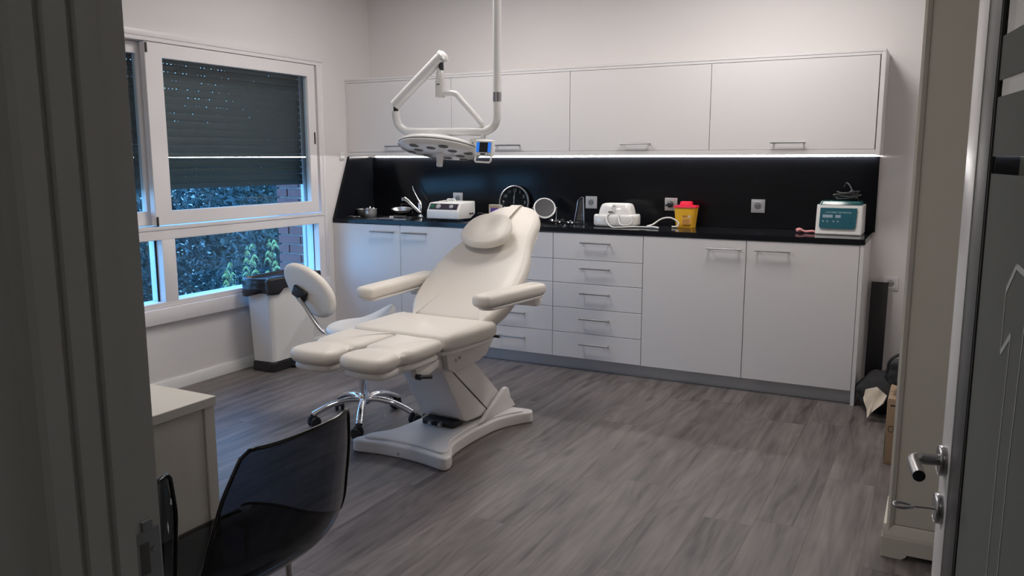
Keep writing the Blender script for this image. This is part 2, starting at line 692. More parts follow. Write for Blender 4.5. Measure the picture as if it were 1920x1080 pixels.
structure(BX('ceiling', 'ceiling', None, -0.25, RIGHTX + 0.2, -6.3, BACKY + 0.2, CEIL, CEIL + 0.15))
structure(BX('wall_back', 'wall', None, -0.25, RIGHTX + 0.2, BACKY, BACKY + 0.2, -0.009, CEIL))
structure(BX('wall_right', 'wall', None, RIGHTX, RIGHTX + 0.2, -6.3, BACKY, -0.009, CEIL))
# window wall with its opening
WY0, WY1, WZ0, WZ1 = -2.86, -0.10, 0.487, 1.985
WYO = WY1 + 0.019          # masonry opening, the brick lining fills the difference
bm = bmesh.new()
box(bm, -0.25, 0, -6.3, WY0, -0.009, CEIL)
box(bm, -0.25, 0, WYO, BACKY, -0.009, CEIL)
box(bm, -0.25, 0, WY0, WYO, -0.009, WZ0)
box(bm, -0.25, 0, WY0, WYO, WZ1, CEIL)
structure(finish(bm, 'wall_left', 'wall', smooth=False))
# door wall
bm = bmesh.new()
box(bm, 0.0, JX - 0.05, DW0, DW1, -0.009, CEIL)
box(bm, HX + 0.05, RIGHTX, DW0, DW1, -0.009, CEIL)
box(bm, JX - 0.05, HX + 0.05, DW0, DW1, 2.15, CEIL)
structure(finish(bm, 'wall_front', 'wall', smooth=False))
# corridor shell behind the camera
bm = bmesh.new()
box(bm, 2.35, 2.45, -5.9, DW0 - 0.003, -0.009, CEIL)
structure(finish(bm, 'wall_corridor_left', 'corridor', smooth=False))
structure(BX('wall_corridor_back', 'corridor', None, 0.0, RIGHTX, -6.1, -5.95, -0.009, CEIL))

# skirting boards
bm = bmesh.new()
prism(bm, [(0.0, 0.0), (0.014, 0.0), (0.014, 0.058), (0.009, 0.066), (0.0, 0.066)], 'y', DW1 + 0.02, -0.02)
structure(finish(bm, 'baseboard_left', 'skirting'))
bm = bmesh.new()
prism(bm, [(BACKY, 0.0), (BACKY - 0.014, 0.0), (BACKY - 0.014, 0.058), (BACKY - 0.009, 0.066), (BACKY, 0.066)], 'x', 3.56, RIGHTX - 0.015)
structure(finish(bm, 'baseboard_back', 'skirting'))
structure(BX('baseboard_right', 'skirting', None, RIGHTX - 0.014, RIGHTX, DW1 + 0.1, BACKY, 0, 0.066, 0.003))

# door frame (jambs with rebate, stop and grooves, seen from very near)
prof = [(JX - 0.05, -4.030), (JX - 0.006, -4.030), (JX, -4.034), (JX, -4.067), (JX + 0.004, -4.068), (JX + 0.004, -4.089),
        (JX - 0.004, -4.090), (JX - 0.004, -4.097), (JX + 0.003, -4.098), (JX + 0.003, -4.121), (JX - 0.005, -4.122), (JX - 0.005, -4.129),
        (JX + 0.002, -4.130), (JX + 0.002, -4.152), (JX - 0.002, -4.158), (JX - 0.018, -4.163), (JX - 0.022, -4.205), (JX - 0.05, -4.205)]
jl = structure(PR('trim_1', 'jamb', None, prof, 'z', 0.0, 2.15, ang=25))
rp = [(HX - (px - JX), py) for px, py in prof]
structure(PR('trim_2', 'jamb', None, rp, 'z', 0.0, 2.15, ang=25))
structure(BX('trim_3', 'jamb', None, JX - 0.05, HX + 0.05, -4.205, -4.03, 2.15, 2.20, 0.003))
structure(BX('trim_4', 'jamb', None, JX - 0.11, JX - 0.051, DW1 + 0.0005, -4.033, 0.0, 2.20, 0.003))
# strike plate let into the left jamb
sp = thing('strike_plate', 'steel strike plate with latch openings on the door frame at lower left', 'strike plate', (JX, -4.055, 0.89))
BX('plate', 'steel', sp, 0.0, 0.0012, -0.011, 0.019, -0.10, 0.030, 0.0005, 1)
BX('plate_lip', 'steel', sp, 0.0, 0.0030, -0.004, 0.010, 0.030, 0.042, 0.001, 1)
BX('latch_opening', 'greyhole', sp, 0.0012, 0.0018, -0.007, 0.004, -0.020, 0.016)
BX('bolt_opening', 'greyhole', sp, 0.0012, 0.0018, -0.007, 0.004, -0.085, -0.040)
LT('screw', 'steel', sp, [(0, 0.0012), (0.004, 0.001), (0.004, 0)], (0.0012, 0.011, 0.005), RY(PI / 2), 12)

# ------------------------------------------------------------------ window_1
win = bpy.data.objects.new('window_1', None)
COL.objects.link(win)
structure(win)
XF = 0.016


def ring_frame(name, m, parent, y0, y1, z0, z1, fw, x0, x1, bev=0.002, fb=None, ft=None, fr=None):
    fb = fw if fb is None else fb
    ft = fw if ft is None else ft
    fr = fw if fr is None else fr
    bm = bmesh.new()
    out = [(y0, z0), (y1, z0), (y1, z1), (y0, z1)]
    inn = [(y0 + fw, z0 + fb), (y1 - fr, z0 + fb), (y1 - fr, z1 - ft), (y0 + fw, z1 - ft)]
    A = [[bm.verts.new((xx, p[0], p[1])) for p in pp] for xx in (x0, x1) for pp in (out, inn)]
    oA, iA, oB, iB = A
    for i in range(4):
        j = (i + 1) % 4
        bm.faces.new((oA[i], oA[j], iA[j], iA[i]))
        bm.faces.new((oB[i], iB[i], iB[j], oB[j]))
        bm.faces.new((oA[i], oB[i], oB[j], oA[j]))
        bm.faces.new((iA[i], iA[j], iB[j], iB[i]))
    if bev:
        bmesh.ops.bevel(bm, geom=list(bm.edges), offset=bev, segments=2, affect='EDGES', clamp_overlap=True)
    return finish(bm, name, m, parent)


ring_frame('window_frame', 'winframe', win, WY0, WY1, 0.925, WZ1, 0.034, -0.10, XF, fb=0.020)
ring_frame('window_frame', 'winframe', win, WY0, WY1, WZ0, 0.9245, 0.066, -0.10, XF - 0.004, fb=0.030, ft=0.054)
BX('cover_trim', 'winframe', win, 0.0, XF + 0.006, WY0 - 0.02, WY1 + 0.022, WZ1 - 0.012, WZ1 + 0.022, 0.003)
BX('cover_trim', 'winframe', win, 0.0, XF + 0.004, WY1 - 0.006, WY1 + 0.022, WZ0, WZ1 - 0.014, 0.003)
# right sliding sash (inner track), left sash (outer track)
s1 = ring_frame('sash', 'winframe', win, -1.505, -0.150, 0.952, 1.948, 0.112, -0.030, 0.010, fb=0.078, ft=0.078, fr=0.074)
BX('pane', 'glass', s1, -0.014, -0.010, -1.393, -0.224, 1.030, 1.870)
s2 = ring_frame('sash', 'winframe', win, -2.810, -1.440, 0.952, 1.948, 0.075, -0.085, -0.045, fb=0.078, ft=0.062)
BX('pane', 'glass', s2, -0.067, -0.063, -2.735, -1.515, 1.030, 1.886)
for zz in (1.918, 0.975):
    BX('sash_stop', 'rubber', s1, 0.010, 0.016, -1.503, -1.490, zz - 0.028, zz + 0.026, 0.004)
BX('sash_lock', 'rubber', s1, 0.010, 0.016, -0.178, -0.168, 1.42, 1.50, 0.002)
# lower fixed lights
BX('mullion', 'winframe', win, -0.10, 0.0125, -1.478, -1.388, 0.517, 0.8705, 0.003)
BX('pane', 'glass', win, -0.045, -0.041, -1.388, -0.166, 0.517, 0.8705)
BX('pane', 'glass', win, -0.045, -0.041, -2.794, -1.478, 0.517, 0.8705)
BX('gasket', 'rubber', win, -0.040, -0.036, -1.490, -1.478, 0.517, 0.8705)
BX('gasket', 'rubber', win, -0.040, -0.036, -0.170, -0.166, 0.517, 0.8705)
BX('window_sill', 'winframe', win, 0.0, 0.034, WY0 - 0.02, WY1 + 0.01, 0.400, 0.4865, 0.005)

# roller shutter outside the upper window, half lowered
rs = thing('roller_shutter', 'dark grey roller shutter lowered outside the upper window with pinprick light holes', 'roller shutter', (-0.155, 0, 0))
zz = 1.172
k = 0
slat_mesh = None
SH = 0.0462
while zz < WZ1 - 0.005:
    if slat_mesh is None:
        bm = bmesh.new()
        y0, y1 = WY0 + 0.02, WY1 - 0.035
        prism(bm, [(-0.004, 0.0), (0.003, 0.0), (0.006, 0.012), (0.006, 0.030), (0.002, SH - 0.0028), (-0.002, SH - 0.0028), (-0.004, 0.040)], 'y', y0, y1)
        yy = y0
        while yy < y1 - 0.03:
            box(bm, -0.0005, 0.0005, yy, yy + 0.0195, SH - 0.0029, SH + 0.0001)
            yy += 0.0270
        box(bm, -0.0005, 0.0005, yy, y1, SH - 0.0029, SH + 0.0001)
        s = finish(bm, 'slat', 'shutter', rs, smooth=False)
        slat_mesh = s.data
    else:
        s = bpy.data.objects.new('slat', slat_mesh)
        COL.objects.link(s)
        s.parent = rs
    s.location = (0, 0, zz)
    zz += SH
    k += 1
BX('bottom_bar', 'shutter', rs, -0.008, 0.008, WY0 + 0.02, WY1 - 0.035, 1.142, 1.1715, 0.003)
BX('guide_rail', 'winframe', rs, -0.014, 0.014, WY1 - 0.034, WY1 - 0.001, WZ0 + 0.001, WZ1 - 0.001, 0.002)
BX('guide_rail', 'winframe', rs, -0.014, 0.014, WY0 + 0.001, WY0 + 0.019, WZ0 + 0.001, WZ1 - 0.001, 0.002)

# ------------------------------------------------------------------ cabinets
MODX = [0.0, 0.585, 1.170, 1.745, 2.3305, 2.9285, 3.512]
BASE_LABEL = ['white base cabinet in the corner under the sink, door handle at its right',
              'white base cabinet second from the left wall, partly behind the cream chair',
              'white five-drawer base unit partly hidden by the cream treatment chair',
              'white five-drawer base unit standing fully in view below the nebuliser',
              'white base cabinet with handle at upper right, next to the drawers',
              'rightmost white base cabinet at the end of the run, handle at upper left']
GZ = [0.0810, 0.241, 0.399, 0.555, 0.703, 0.866]


def bar_handle(parent, x0, x1, z, yf):
    bm = bmesh.new()
    tube(bm, [(x0, yf - 0.028, z), (x1, yf - 0.028, z)], 0.0052, 10)
    for xx in (x0 + 0.014, x1 - 0.014):
        tube(bm, [(xx, yf, z), (xx, yf - 0.028, z)], 0.0045, 8)
    finish(bm, 'handle', 'steel', parent)


DRW = [None, None, (1.36, 1.56), (1.936, 2.134), None, None]
DOORH = [(0.344, 0.545), (0.616, 0.817), None, None, (2.710, 2.905), (2.977, 3.168)]
for i in range(6):
    a, b = MODX[i], MODX[i + 1]
    c = thing('base_cabinet', BASE_LABEL[i], 'cabinet', (0, 0, 0), 0, 'white base cabinets along the back wall')
    BX('body', 'carc', c, a + 0.0015, b - 0.0015, 0.0195, BACKY - 0.002, 0.0815, 0.8695 if i else 0.765)
    if DOORH[i]:
        d = BX('door', 'lam', c, a + 0.0018, b - 0.0018, 0.0, 0.0185, GZ[0], GZ[5], 0.0012, 1)
        bar_handle(d, *DOORH[i], 0.817, 0.0)
    else:
        for k in range(5):
            d = BX('drawer', 'lam', c, a + 0.0018, b - 0.0018, 0.0, 0.0185, GZ[k] + 0.0012, GZ[k + 1] - 0.0018, 0.0012, 1)
            zz = {4: 0.811, 3: 0.654, 2: 0.498, 1: 0.338, 0: 0.178}[k]
            bar_handle(d, *DRW[i], zz, 0.0)
ep = BX('end_panel', 'lam', None, 3.5125, 3.532, 0.0, BACKY - 0.002, 0.0, 0.8695, 0.001, 1)
tag(ep, 'white end panel closing the right end of the base cabinets', 'panel')
pn = BX('plinth', 'plinth', None, 0.002, 3.511, 0.045, 0.060, 0.0, 0.0795, 0.0008, 1)
tag(pn, 'grey aluminium plinth running under the base cabinets', 'plinth')

wt = thing('worktop', 'polished black granite worktop along the back wall', 'worktop')
bm = bmesh.new()
# slab with a rectangular sink cut-out
hx0, hx1, hy0, hy1 = 0.275, 0.575, 0.115, 0.335
for (a, b, c_, d) in ((0.0015, hx0, -0.004, BACKY - 0.001), (hx1, 3.536, -0.004, BACKY - 0.001), (hx0, hx1, -0.004, hy0), (hx0, hx1, hy1, BACKY - 0.001)):
    box(bm, a, b, c_, d, 0.8705, 0.8995)
finish(bm, 'slab', 'granite', wt, smooth=False)
bs = BX('splashback', 'granite', None, 0.0215, 3.548, 0.456, BACKY - 0.0005, 0.9000, 1.3275, 0.001, 1)
tag(bs, 'black granite splashback panel on the wall behind the worktop', 'splashback')
bs2 = PR('side_splash', 'granite', None, [(0.0, 0.9), (0.4555, 0.9), (0.4555, 1.3335), (0.186, 1.3335)], 'x', 0.0005, 0.0205)
tag(bs2, 'black granite side splash with slanted front edge on the window wall', 'splashback')

UX = [0.0, 0.897, 1.769, 2.652, 3.540]
UP_LABEL = ['leftmost white wall cabinet beside the window wall, behind the lamp spring arm',
            'white wall cabinet behind the ceiling pole of the lamp, second from left',
            'white wall cabinet just right of the lamp pole, above the nebuliser',
            'rightmost white wall cabinet at the free end, above the centrifuge']
UH = [(0.357, 0.537), (1.235, 1.43), (2.113, 2.308), (3.002, 3.189)]
UY = 0.186
for i in range(4):
    a, b = UX[i], UX[i + 1]
    c = thing('wall_cabinet', UP_LABEL[i], 'cabinet', (0, 0, 0), 0, 'white wall cabinets above the worktop')
    BX('body', 'carc', c, a + 0.001, b - 0.001, UY + 0.0185, BACKY - 0.001, 1.3385, 1.8695)
    d = BX('door', 'lam', c, a + (0.020 if i == 0 else 0.0015), b - (0.004 if i == 3 else 0.0015), UY, UY + 0.018, 1.3665, 1.853, 0.001, 1)
    bar_handle(d, *UH[i], 1.405, UY)
sur = thing('cabinet_surround', 'slim white frame around the row of wall cabinets', 'cabinet frame')
BX('top_board', 'lam', sur, 0.001, 3.564, UY - 0.004, BACKY - 0.001, 1.8705, 1.884, 0.001, 1)
BX('top_rail', 'lam', sur, 0.001, 3.541, UY - 0.002, UY + 0.018, 1.8545, 1.870, 0.001, 1)
BX('bottom_rail', 'lam', sur, 0.001, 3.541, UY - 0.002, UY + 0.018, 1.338, 1.3650, 0.001, 1)
BX('left_stile', 'lam', sur, 0.001, 0.0185, UY - 0.002, UY + 0.018, 1.3655, 1.854, 0.001, 1)
BX('end_board', 'lam', sur, 3.5415, 3.564, UY - 0.004, BACKY - 0.001, 1.334, 1.870, 0.001, 1)
led = thing('led_strip', 'glowing white LED strip under the wall cabinets', 'light strip')
BX('diffuser', 'led', led, 0.06, 3.53, 0.4475, 0.4555, 1.3285, 1.3375)

# ------------------------------------------------------------------ sockets


def socket(name, loc, rot, label, plug=False, size=0.08):
    t = thing(name, label, 'socket', loc, rot, None)
    h = size / 2
    ring_ = BX('cover', 'socket', t, -h, h, -0.006, 0, -h, h, 0.002)
    BX('insert', 'socket', t, -h * 0.68, h * 0.68, -0.0085, -0.0062, -h * 0.68, h * 0.68, 0.001, 1)
    LT('well', 'wellgrey', t, [(0, 0.0008), (0.0185, 0.0008), (0.0200, 0.0)], (0, -0.0086, 0), RX(PI / 2), 24)
    for sx in (-0.0095, 0.0095):
        LT('pin_hole', 'black', t, [(0, 0.0004), (0.003, 0.0004), (0.003, 0)], (sx, -0.0095, 0), RX(PI / 2), 10)
    return t


socket('wall_socket', (0.779, 0.4555, 1.037), 0, 'white wall socket behind the vacuum unit, leftmost on the splashback')
socket('wall_socket', (1.813, 0.4555, 1.031), 0, 'white wall socket behind the clear acrylic stand')
socket('wall_socket', (2.356, 0.4555, 1.032), 0, 'white wall socket with a black plug in it beside the yellow bin')
socket('wall_socket', (2.894, 0.4555, 1.034), 0, 'empty white wall socket on bare black splashback, left of the centrifuge')
socket('wall_socket', (3.648, BACKY - 0.0005, 0.613), 0, 'white wall socket on the pale wall right of the cabinets')
pg = thing('power_plug', 'black power plug in the socket beside the yellow sharps bin', 'plug', (2.356, 0.445, 1.030))
LT('plug_body', 'black', pg, [(0, 0.034), (0.012, 0.034), (0.0175, 0.028), (0.0185, 0.002), (0, 0.002)], (0, 0, 0), RX(PI / 2), 24)
TB('cord_grip', 'black', pg, [(-0.004, -0.022, 0), (-0.020, -0.024, -0.003), (-0.033, -0.022, -0.006)], [0.008, 0.006, 0.004], 10)
th = thing('wall_sensor', 'small white box sensor on the window wall by the wall cabinets', 'sensor', (0.0005, 0.117, 1.335))
BX('housing', 'socket', th, 0, 0.012, -0.022, 0.022, -0.026, 0.030, 0.003)
BX('vent', 'greyhole', th, 0.012, 0.0126, -0.018, 0.018, -0.020, -0.014)

# ------------------------------------------------------------------ treatment chair
tcx = thing('treatment_chair', 'cream padded podiatry treatment chair with split leg rests on a white electric base', 'treatment chair', (1.842, -1.30, 0), R(-2.0))

# base plate: splayed corners, waisted sides, raised centre
bo = [(-0.235, -0.500), (-0.12, -0.478), (0.0, -0.470), (0.12, -0.478), (0.235, -0.500), (0.258, -0.478), (0.245, -0.430), (0.190, -0.340), (0.170, -0.200),
      (0.168, -0.060), (0.180, 0.080), (0.225, 0.195), (0.262, 0.250), (0.258, 0.285), (0.225, 0.300), (0.10, 0.285), (0.0, 0.280), (-0.10, 0.285),
      (-0.225, 0.300), (-0.258, 0.285), (-0.262, 0.250), (-0.225, 0.195), (-0.180, 0.080), (-0.168, -0.060), (-0.170, -0.200), (-0.190, -0.340), (-0.245, -0.430), (-0.258, -0.478)]
cushion('base_plate', 'offwhite', tcx, bo, 0.058, 0.010, 0.0, Matrix.Translation((0, 0, 0.058)), 4, rings=3)
bi = [(x_ * 0.86, y_ * 0.90 - 0.01) for x_, y_ in bo]
cushion('base_cover', 'offwhite', tcx, bi, 0.012, 0.006, 0.0, Matrix.Translation((0, 0, 0.068)), 4, rings=3)
for sy in (-1,):
    for xx, yy in ((0.0, -0.4895), (0.1605, -0.12)):
        LT('levelling_screw', 'steel', tcx, [(0, 0.003), (0.006, 0.002), (0.006, 0)], (xx, yy, 0.030), RX(PI / 2) if xx == 0 else RY(PI / 2), 12)
# side cheeks that carry the lift arm
ck = [(-0.055, 0.0685), (0.290, 0.0685), (0.262, 0.105), (0.236, 0.118), (0.224, 0.172), (0.205, 0.186), (0.175, 0.182), (0.120, 0.150), (0.050, 0.112), (0.0, 0.086)]
for sx in (-1, 1):
    a = 0.1345 * sx
    PR('side_cheek', 'offwhite', tcx, ck, 'x', min(a, a + 0.022 * sx), max(a, a + 0.022 * sx), 0.004, 2)
# lift arm, a broad box made of two shells with a joint line between
la = [(-0.330, 0.405), (-0.150, 0.115), (-0.120, 0.092), (0.050, 0.075), (0.150, 0.085), (0.185, 0.150), (0.165, 0.170), (-0.075, 0.375), (-0.100, 0.440), (-0.31, 0.440)]
lo = [(-0.330, 0.405), (-0.150, 0.115), (-0.120, 0.092), (0.050, 0.078), (0.062, 0.108), (-0.232, 0.352), (-0.30, 0.425)]
hi = [(-0.292, 0.432), (-0.228, 0.358), (0.067, 0.113), (0.075, 0.078), (0.150, 0.085), (0.185, 0.150), (0.165, 0.170), (-0.075, 0.375), (-0.095, 0.438)]
PR('lift_arm', 'offwhite', tcx, lo, 'x', -0.124, 0.124, 0.008, 3)
PR('lift_arm_cover', 'offwhite', tcx, hi, 'x', -0.1265, 0.1265, 0.008, 3)
BX('actuator', 'black', tcx, -0.09, 0.09, -0.185, -0.10, 0.0685, 0.098, 0.006)
for xx in (-0.03, 0.025):
    LT('bolt', 'steel', tcx, [(0, 0.02), (0.010, 0.02), (0.010, 0)], (xx, -0.19, 0.085), RX(PI / 2), 12)
# head that carries the seat
uh = [(-0.440, 0.4925), (-0.425, 0.425), (-0.365, 0.400), (-0.315, 0.3865), (-0.10, 0.3825), (-0.02, 0.400), (0.075, 0.4925)]
PR('seat_head', 'offwhite', tcx, uh, 'x', -0.175, 0.175, 0.010, 3)
PR('seat_head_side', 'offwhite', tcx, [(-0.40, 0.493), (-0.385, 0.415), (-0.34, 0.392), (-0.22, 0.40), (-0.09, 0.43), (0.02, 0.493)], 'x', 0.1755, 0.205, 0.006, 2)
# seat
RB = [(-0.240, -0.083), (0.0, -0.080), (0.240, -0.083), (0.272, -0.098), (0.284, -0.135), (0.283, -0.24), (0.273, -0.36), (0.266, -0.430), (0.250, -0.462), (0.215, -0.474), (0.0, -0.478), (-0.215, -0.474), (-0.250, -0.462), (-0.266, -0.430), (-0.273, -0.36), (-0.283, -0.24), (-0.284, -0.135), (-0.272, -0.098)]


def seat_dent(x_, y_):
    return -0.006 * math.exp(-(x_ / 0.2) ** 2 - ((y_ + 0.25) / 0.14) ** 2)


seatp = cushion('seat', 'cream', tcx, RB, 0.068, 0.024, 0.012, Matrix.Translation((0, 0, 0.583)), 5, seat_dent)
cushion('seat_shell', 'creamshell', tcx, [(x_ * 0.93, y_ * 0.95 - 0.01) for x_, y_ in RB], 0.022, 0.009, 0, Matrix.Translation((0, 0, 0.5145)), 4, rings=2)
# leg rests: two long pads, each with a heel waist
for sx in (-1, 1):
    o_ = [(0.014, -0.486), (0.13, -0.482), (0.238, -0.492), (0.252, -0.530), (0.256, -0.62), (0.250, -0.700), (0.228, -0.745), (0.236, -0.790), (0.238, -0.855), (0.215, -0.893),
          (0.130, -0.905), (0.045, -0.893), (0.022, -0.855), (0.022, -0.790), (0.036, -0.745), (0.016, -0.700), (0.010, -0.60), (0.010, -0.52)]
    o_ = [(x_ * sx, y_) for x_, y_ in o_]
    tilt = Matrix.Translation((0, -0.48, 0.577)) @ RX(R(1.2)) @ Matrix.Translation((0, 0.48, 0))
    lp = cushion('leg_rest', 'cream', tcx, o_, 0.058, 0.024, 0.010, tilt, 4,
                 lambda x_, y_, sx=sx: -0.010 * math.exp(-((y_ + 0.745) / 0.018) ** 2) - 0.006 * math.exp(-((x_ - 0.13 * sx) / 0.05) ** 2 - ((y_ + 0.60) / 0.1) ** 2), rings=8)
    sh = [(x_ * 0.9 + 0.013 * sx, -0.69 + (y_ + 0.69) * 0.92) for x_, y_ in o_]
    cushion('leg_rest_shell', 'creamshell', lp, sh, 0.030, 0.012, 0, tilt @ Matrix.Translation((0, 0, -0.0585)), 4, rings=2)
    # bracket under the calf and its black locking grip
    PR('leg_bracket', 'creamshell', lp, [(-0.66, 0.486), (-0.49, 0.486), (-0.50, 0.455), (-0.60, 0.430), (-0.65, 0.440)], 'x', min(0.20 * sx, 0.232 * sx), max(0.20 * sx, 0.232 * sx), 0.005)
    bmk = bmesh.new()
    tube(bmk, [(0.232 * sx, -0.655, 0.452), (0.252 * sx, -0.655, 0.452)], 0.012, 12)
    tube(bmk, [(0.247 * sx, -0.660, 0.453), (0.256 * sx, -0.59, 0.440)], [0.0075, 0.0095], 12)
    finish(bmk, 'locking_grip', 'black', lp)
# backrest
th_ = R(36)
BM = Matrix.Translation((0, -0.098, 0.575)) @ RX(th_)
hw = [(0.0, 0.175), (0.012, 0.208), (0.06, 0.238), (0.13, 0.262), (0.22, 0.270), (0.32, 0.266), (0.41, 0.252), (0.49, 0.226), (0.56, 0.200), (0.64, 0.186), (0.72, 0.176), (0.785, 0.150), (0.835, 0.095), (0.852, 0.03)]
ob = [(h_, s_) for s_, h_ in hw] + [(-h_, s_) for s_, h_ in hw[::-1]]


def back_dent(x_, y_):
    return -0.020 * math.exp(-(x_ / 0.13) ** 2) * max(0, math.sin(PI * min(1, max(0, y_ / 0.62)))) + 0.006 * math.exp(-((abs(x_) - 0.21) / 0.05) ** 2) * (1 if y_ < 0.6 else 0.3)


bk = cushion('backrest', 'cream', tcx, ob, 0.068, 0.026, 0.014, BM, 4, back_dent, rings=10)
cushion('back_shell', 'creamshell', bk, [(x_ * 0.92, 0.40 + (y_ - 0.40) * 0.93) for x_, y_ in ob], 0.030, 0.014, 0, BM @ Matrix.Translation((0, 0, -0.0685)), 4, rings=2)
# head pillow and its strap
HP = [(-0.150, 0.535), (-0.135, 0.475), (-0.07, 0.438), (0.0, 0.430), (0.07, 0.438), (0.135, 0.475), (0.150, 0.535), (0.125, 0.610), (0.07, 0.655), (0.0, 0.668), (-0.07, 0.655), (-0.125, 0.610)]
HP = [(x_ * 0.93, 0.55 + (y_ - 0.55) * 0.98) for x_, y_ in HP]


def pil(x_, y_):
    return -0.020 * math.exp(-(x_ / 0.055) ** 2 - ((y_ - 0.57) / 0.075) ** 2)


hp = cushion('head_pillow', 'cream', tcx, HP, 0.050, 0.022, 0.013, BM @ Matrix.Translation((-0.022, 0.012, 0.052)) @ RX(R(4)), 5, pil, rings=10)
strap = [(-0.016, 0.655, 0.030), (-0.012, 0.70, 0.022), (-0.006, 0.78, 0.014), (0.0, 0.835, 0.004), (0.0, 0.858, -0.022), (0.0, 0.860, -0.06)]
bm = bmesh.new()
sp_ = catmull(strap, 6)
for q in range(len(sp_) - 1):
    pass
prev = None
for p in sp_:
    ring = [bm.verts.new((p.x + dx, p.y, p.z + dz)) for dx, dz in ((-0.028, 0), (0.028, 0), (0.028, 0.004), (-0.028, 0.004))]
    if prev:
        for q in range(4):
            bm.faces.new((prev[q], prev[(q + 1) % 4], ring[(q + 1) % 4], ring[q]))
    else:
        bm.faces.new(ring)
    prev = ring
bm.faces.new(prev)
bmesh.ops.transform(bm, matrix=BM, verts=bm.verts)
finish(bm, 'strap', 'cream', hp)
# arms
for sx in (-1, 1):
    xa = 0.338 if sx < 0 else 0.350
    oa = [(-0.040, -0.375), (0.0, -0.392), (0.040, -0.375), (0.050, -0.33), (0.052, -0.10), (0.050, 0.15), (0.038, 0.188), (0.0, 0.198), (-0.038, 0.188), (-0.050, 0.15), (-0.052, -0.10), (-0.050, -0.33)]
    oa = [(x_, y_ * 0.98 + 0.075) for x_, y_ in oa] if sx < 0 else [(x_ * 0.95, y_ * 0.93 - 0.008) for x_, y_ in oa]
    am = cushion('armrest', 'cream', tcx, oa, 0.056, 0.022, 0.006, Matrix.Translation((xa * sx, 0, 0.742 if sx > 0 else 0.730)) @ RX(R(-1.5 if sx > 0 else 1.5)), 4)
    cushion('armrest_shell', 'creamshell', am, [(x_ * 0.84, (y_ - 0.0) * 0.9) for x_, y_ in oa], 0.014, 0.006, 0, Matrix.Translation((xa * sx, 0, 0.6865 if sx > 0 else 0.6745)) @ RX(R(-1.5 if sx > 0 else 1.5)), 4, rings=2)
    x0_, x1_ = sorted((0.232 * sx, (xa + 0.02) * sx))
    PR('arm_bracket', 'creamshell', am, [(0.095, 0.668), (0.165, 0.664), (0.165, 0.640), (0.150, 0.628), (0.110, 0.630), (0.095, 0.645)], 'x', x0_, x1_, 0.004)
# small fittings
for xx, yy, zz_ in ((0.2055, -0.33, 0.447), (0.2055, -0.30, 0.452)):
    LT('frame_bolt', 'steel', tcx, [(0, 0.004), (0.007, 0.003), (0.007, 0)], (xx, yy, zz_), RY(PI / 2), 12)
TB('release_lever', 'black', tcx, [(0.10, -0.455, 0.432), (0.13, -0.470, 0.430)], 0.008, 10)
TB('hinge_knob', 'black', tcx, [(0.2, -0.035, 0.500), (0.252, -0.035, 0.500)], 0.007, 12)
tie = TB('power_cable', 'greycable', tcx, [(-0.16, -0.02, 0.07), (-0.20, -0.04, 0.012), (-0.26, 0.02, 0.006), (-0.30, 0.14, 0.006), (-0.27, 0.26, 0.006), (-0.34, 0.36, 0.006)], 0.005, 8, 6)

# ------------------------------------------------------------------ saddle stool behind the chair
st = thing('work_stool', 'white padded stool with oval backrest on a chrome five-star base, left of the treatment chair', 'stool', (1.352, -1.418, 0), 0)
for k in range(5):
    a = R(24 - 10 + 72 * k)
    ca, sa = math.cos(a), math.sin(a)
    pts = [(ca * r_, sa * r_, z_) for r_, z_ in ((0.02, 0.118), (0.08, 0.122), (0.16, 0.108), (0.225, 0.082), (0.256, 0.066))]
    lg = TB('leg', 'chrome', st, pts, 0.0175, 12, 5, flat=0.8)
    cx_, cy_ = ca * 0.262, sa * 0.262
    bmc = bmesh.new()
    pa = a + 1.1 + k * 0.8
    for off in (-0.015, 0.015):
        mt = Matrix.Translation((cx_ + math.cos(pa) * 0.012 - math.sin(pa) * off, cy_ + math.sin(pa) * 0.012 + math.cos(pa) * off, 0.0285)) @ RZ(pa) @ RX(PI / 2)
        lathe(bmc, [(0, -0.009), (0.023, -0.009), (0.0283, -0.004), (0.0283, 0.004), (0.023, 0.009), (0, 0.009)], 20, mt)
    mt = Matrix.Translation((cx_, cy_, 0.046)) @ RZ(pa)
    box(bmc, -0.018, 0.024, -0.008, 0.008, -0.022, 0.014, 0.004, 2, mtx=mt)
    tube(bmc, [(cx_, cy_, 0.05), (cx_, cy_, 0.068)], 0.008, 10)
    finish(bmc, 'caster', 'black', lg)
LT('hub', 'chrome', st, [(0, 0.150), (0.026, 0.150), (0.030, 0.140), (0.036, 0.118), (0.034, 0.098), (0, 0.096)], seg=24)
LT('gas_column', 'chrome', st, [(0, 0.415), (0.0125, 0.415), (0.0125, 0.30), (0.022, 0.30), (0.022, 0.150), (0, 0.150)], seg=24)
BX('mechanism', 'black', st, -0.09, 0.07, -0.05, 0.05, 0.4155, 0.442, 0.006)
so = [(0.170 * math.cos(q * PI / 8), 0.185 * math.sin(q * PI / 8)) for q in range(16)]
cushion('seat', 'whiteplastic', st, so, 0.065, 0.028, 0.010, Matrix.Translation((0.0, 0.0, 0.508)) @ RX(R(0)), 4, lambda x_, y_: 0.085 * min(1, max(0, (x_ * 0.8 + y_ * 0.6 + 0.02) / 0.17)) ** 1.6, rings=6)
TB('back_bar', 'steel', st, [(-0.07, 0.0, 0.430), (-0.17, 0.0, 0.427), (-0.225, 0.0, 0.435), (-0.262, -0.020, 0.47), (-0.365, -0.040, 0.615)], 0.016, 10, 6, flat=0.5)
e1 = Vector((0.76, 0.10, -0.64)).normalized()
nn_ = Vector((-0.02, -0.95, -0.14))
nn_ = (nn_ - e1 * nn_.dot(e1)).normalized()      # rear side of the backrest
e2 = nn_.cross(e1).normalized()
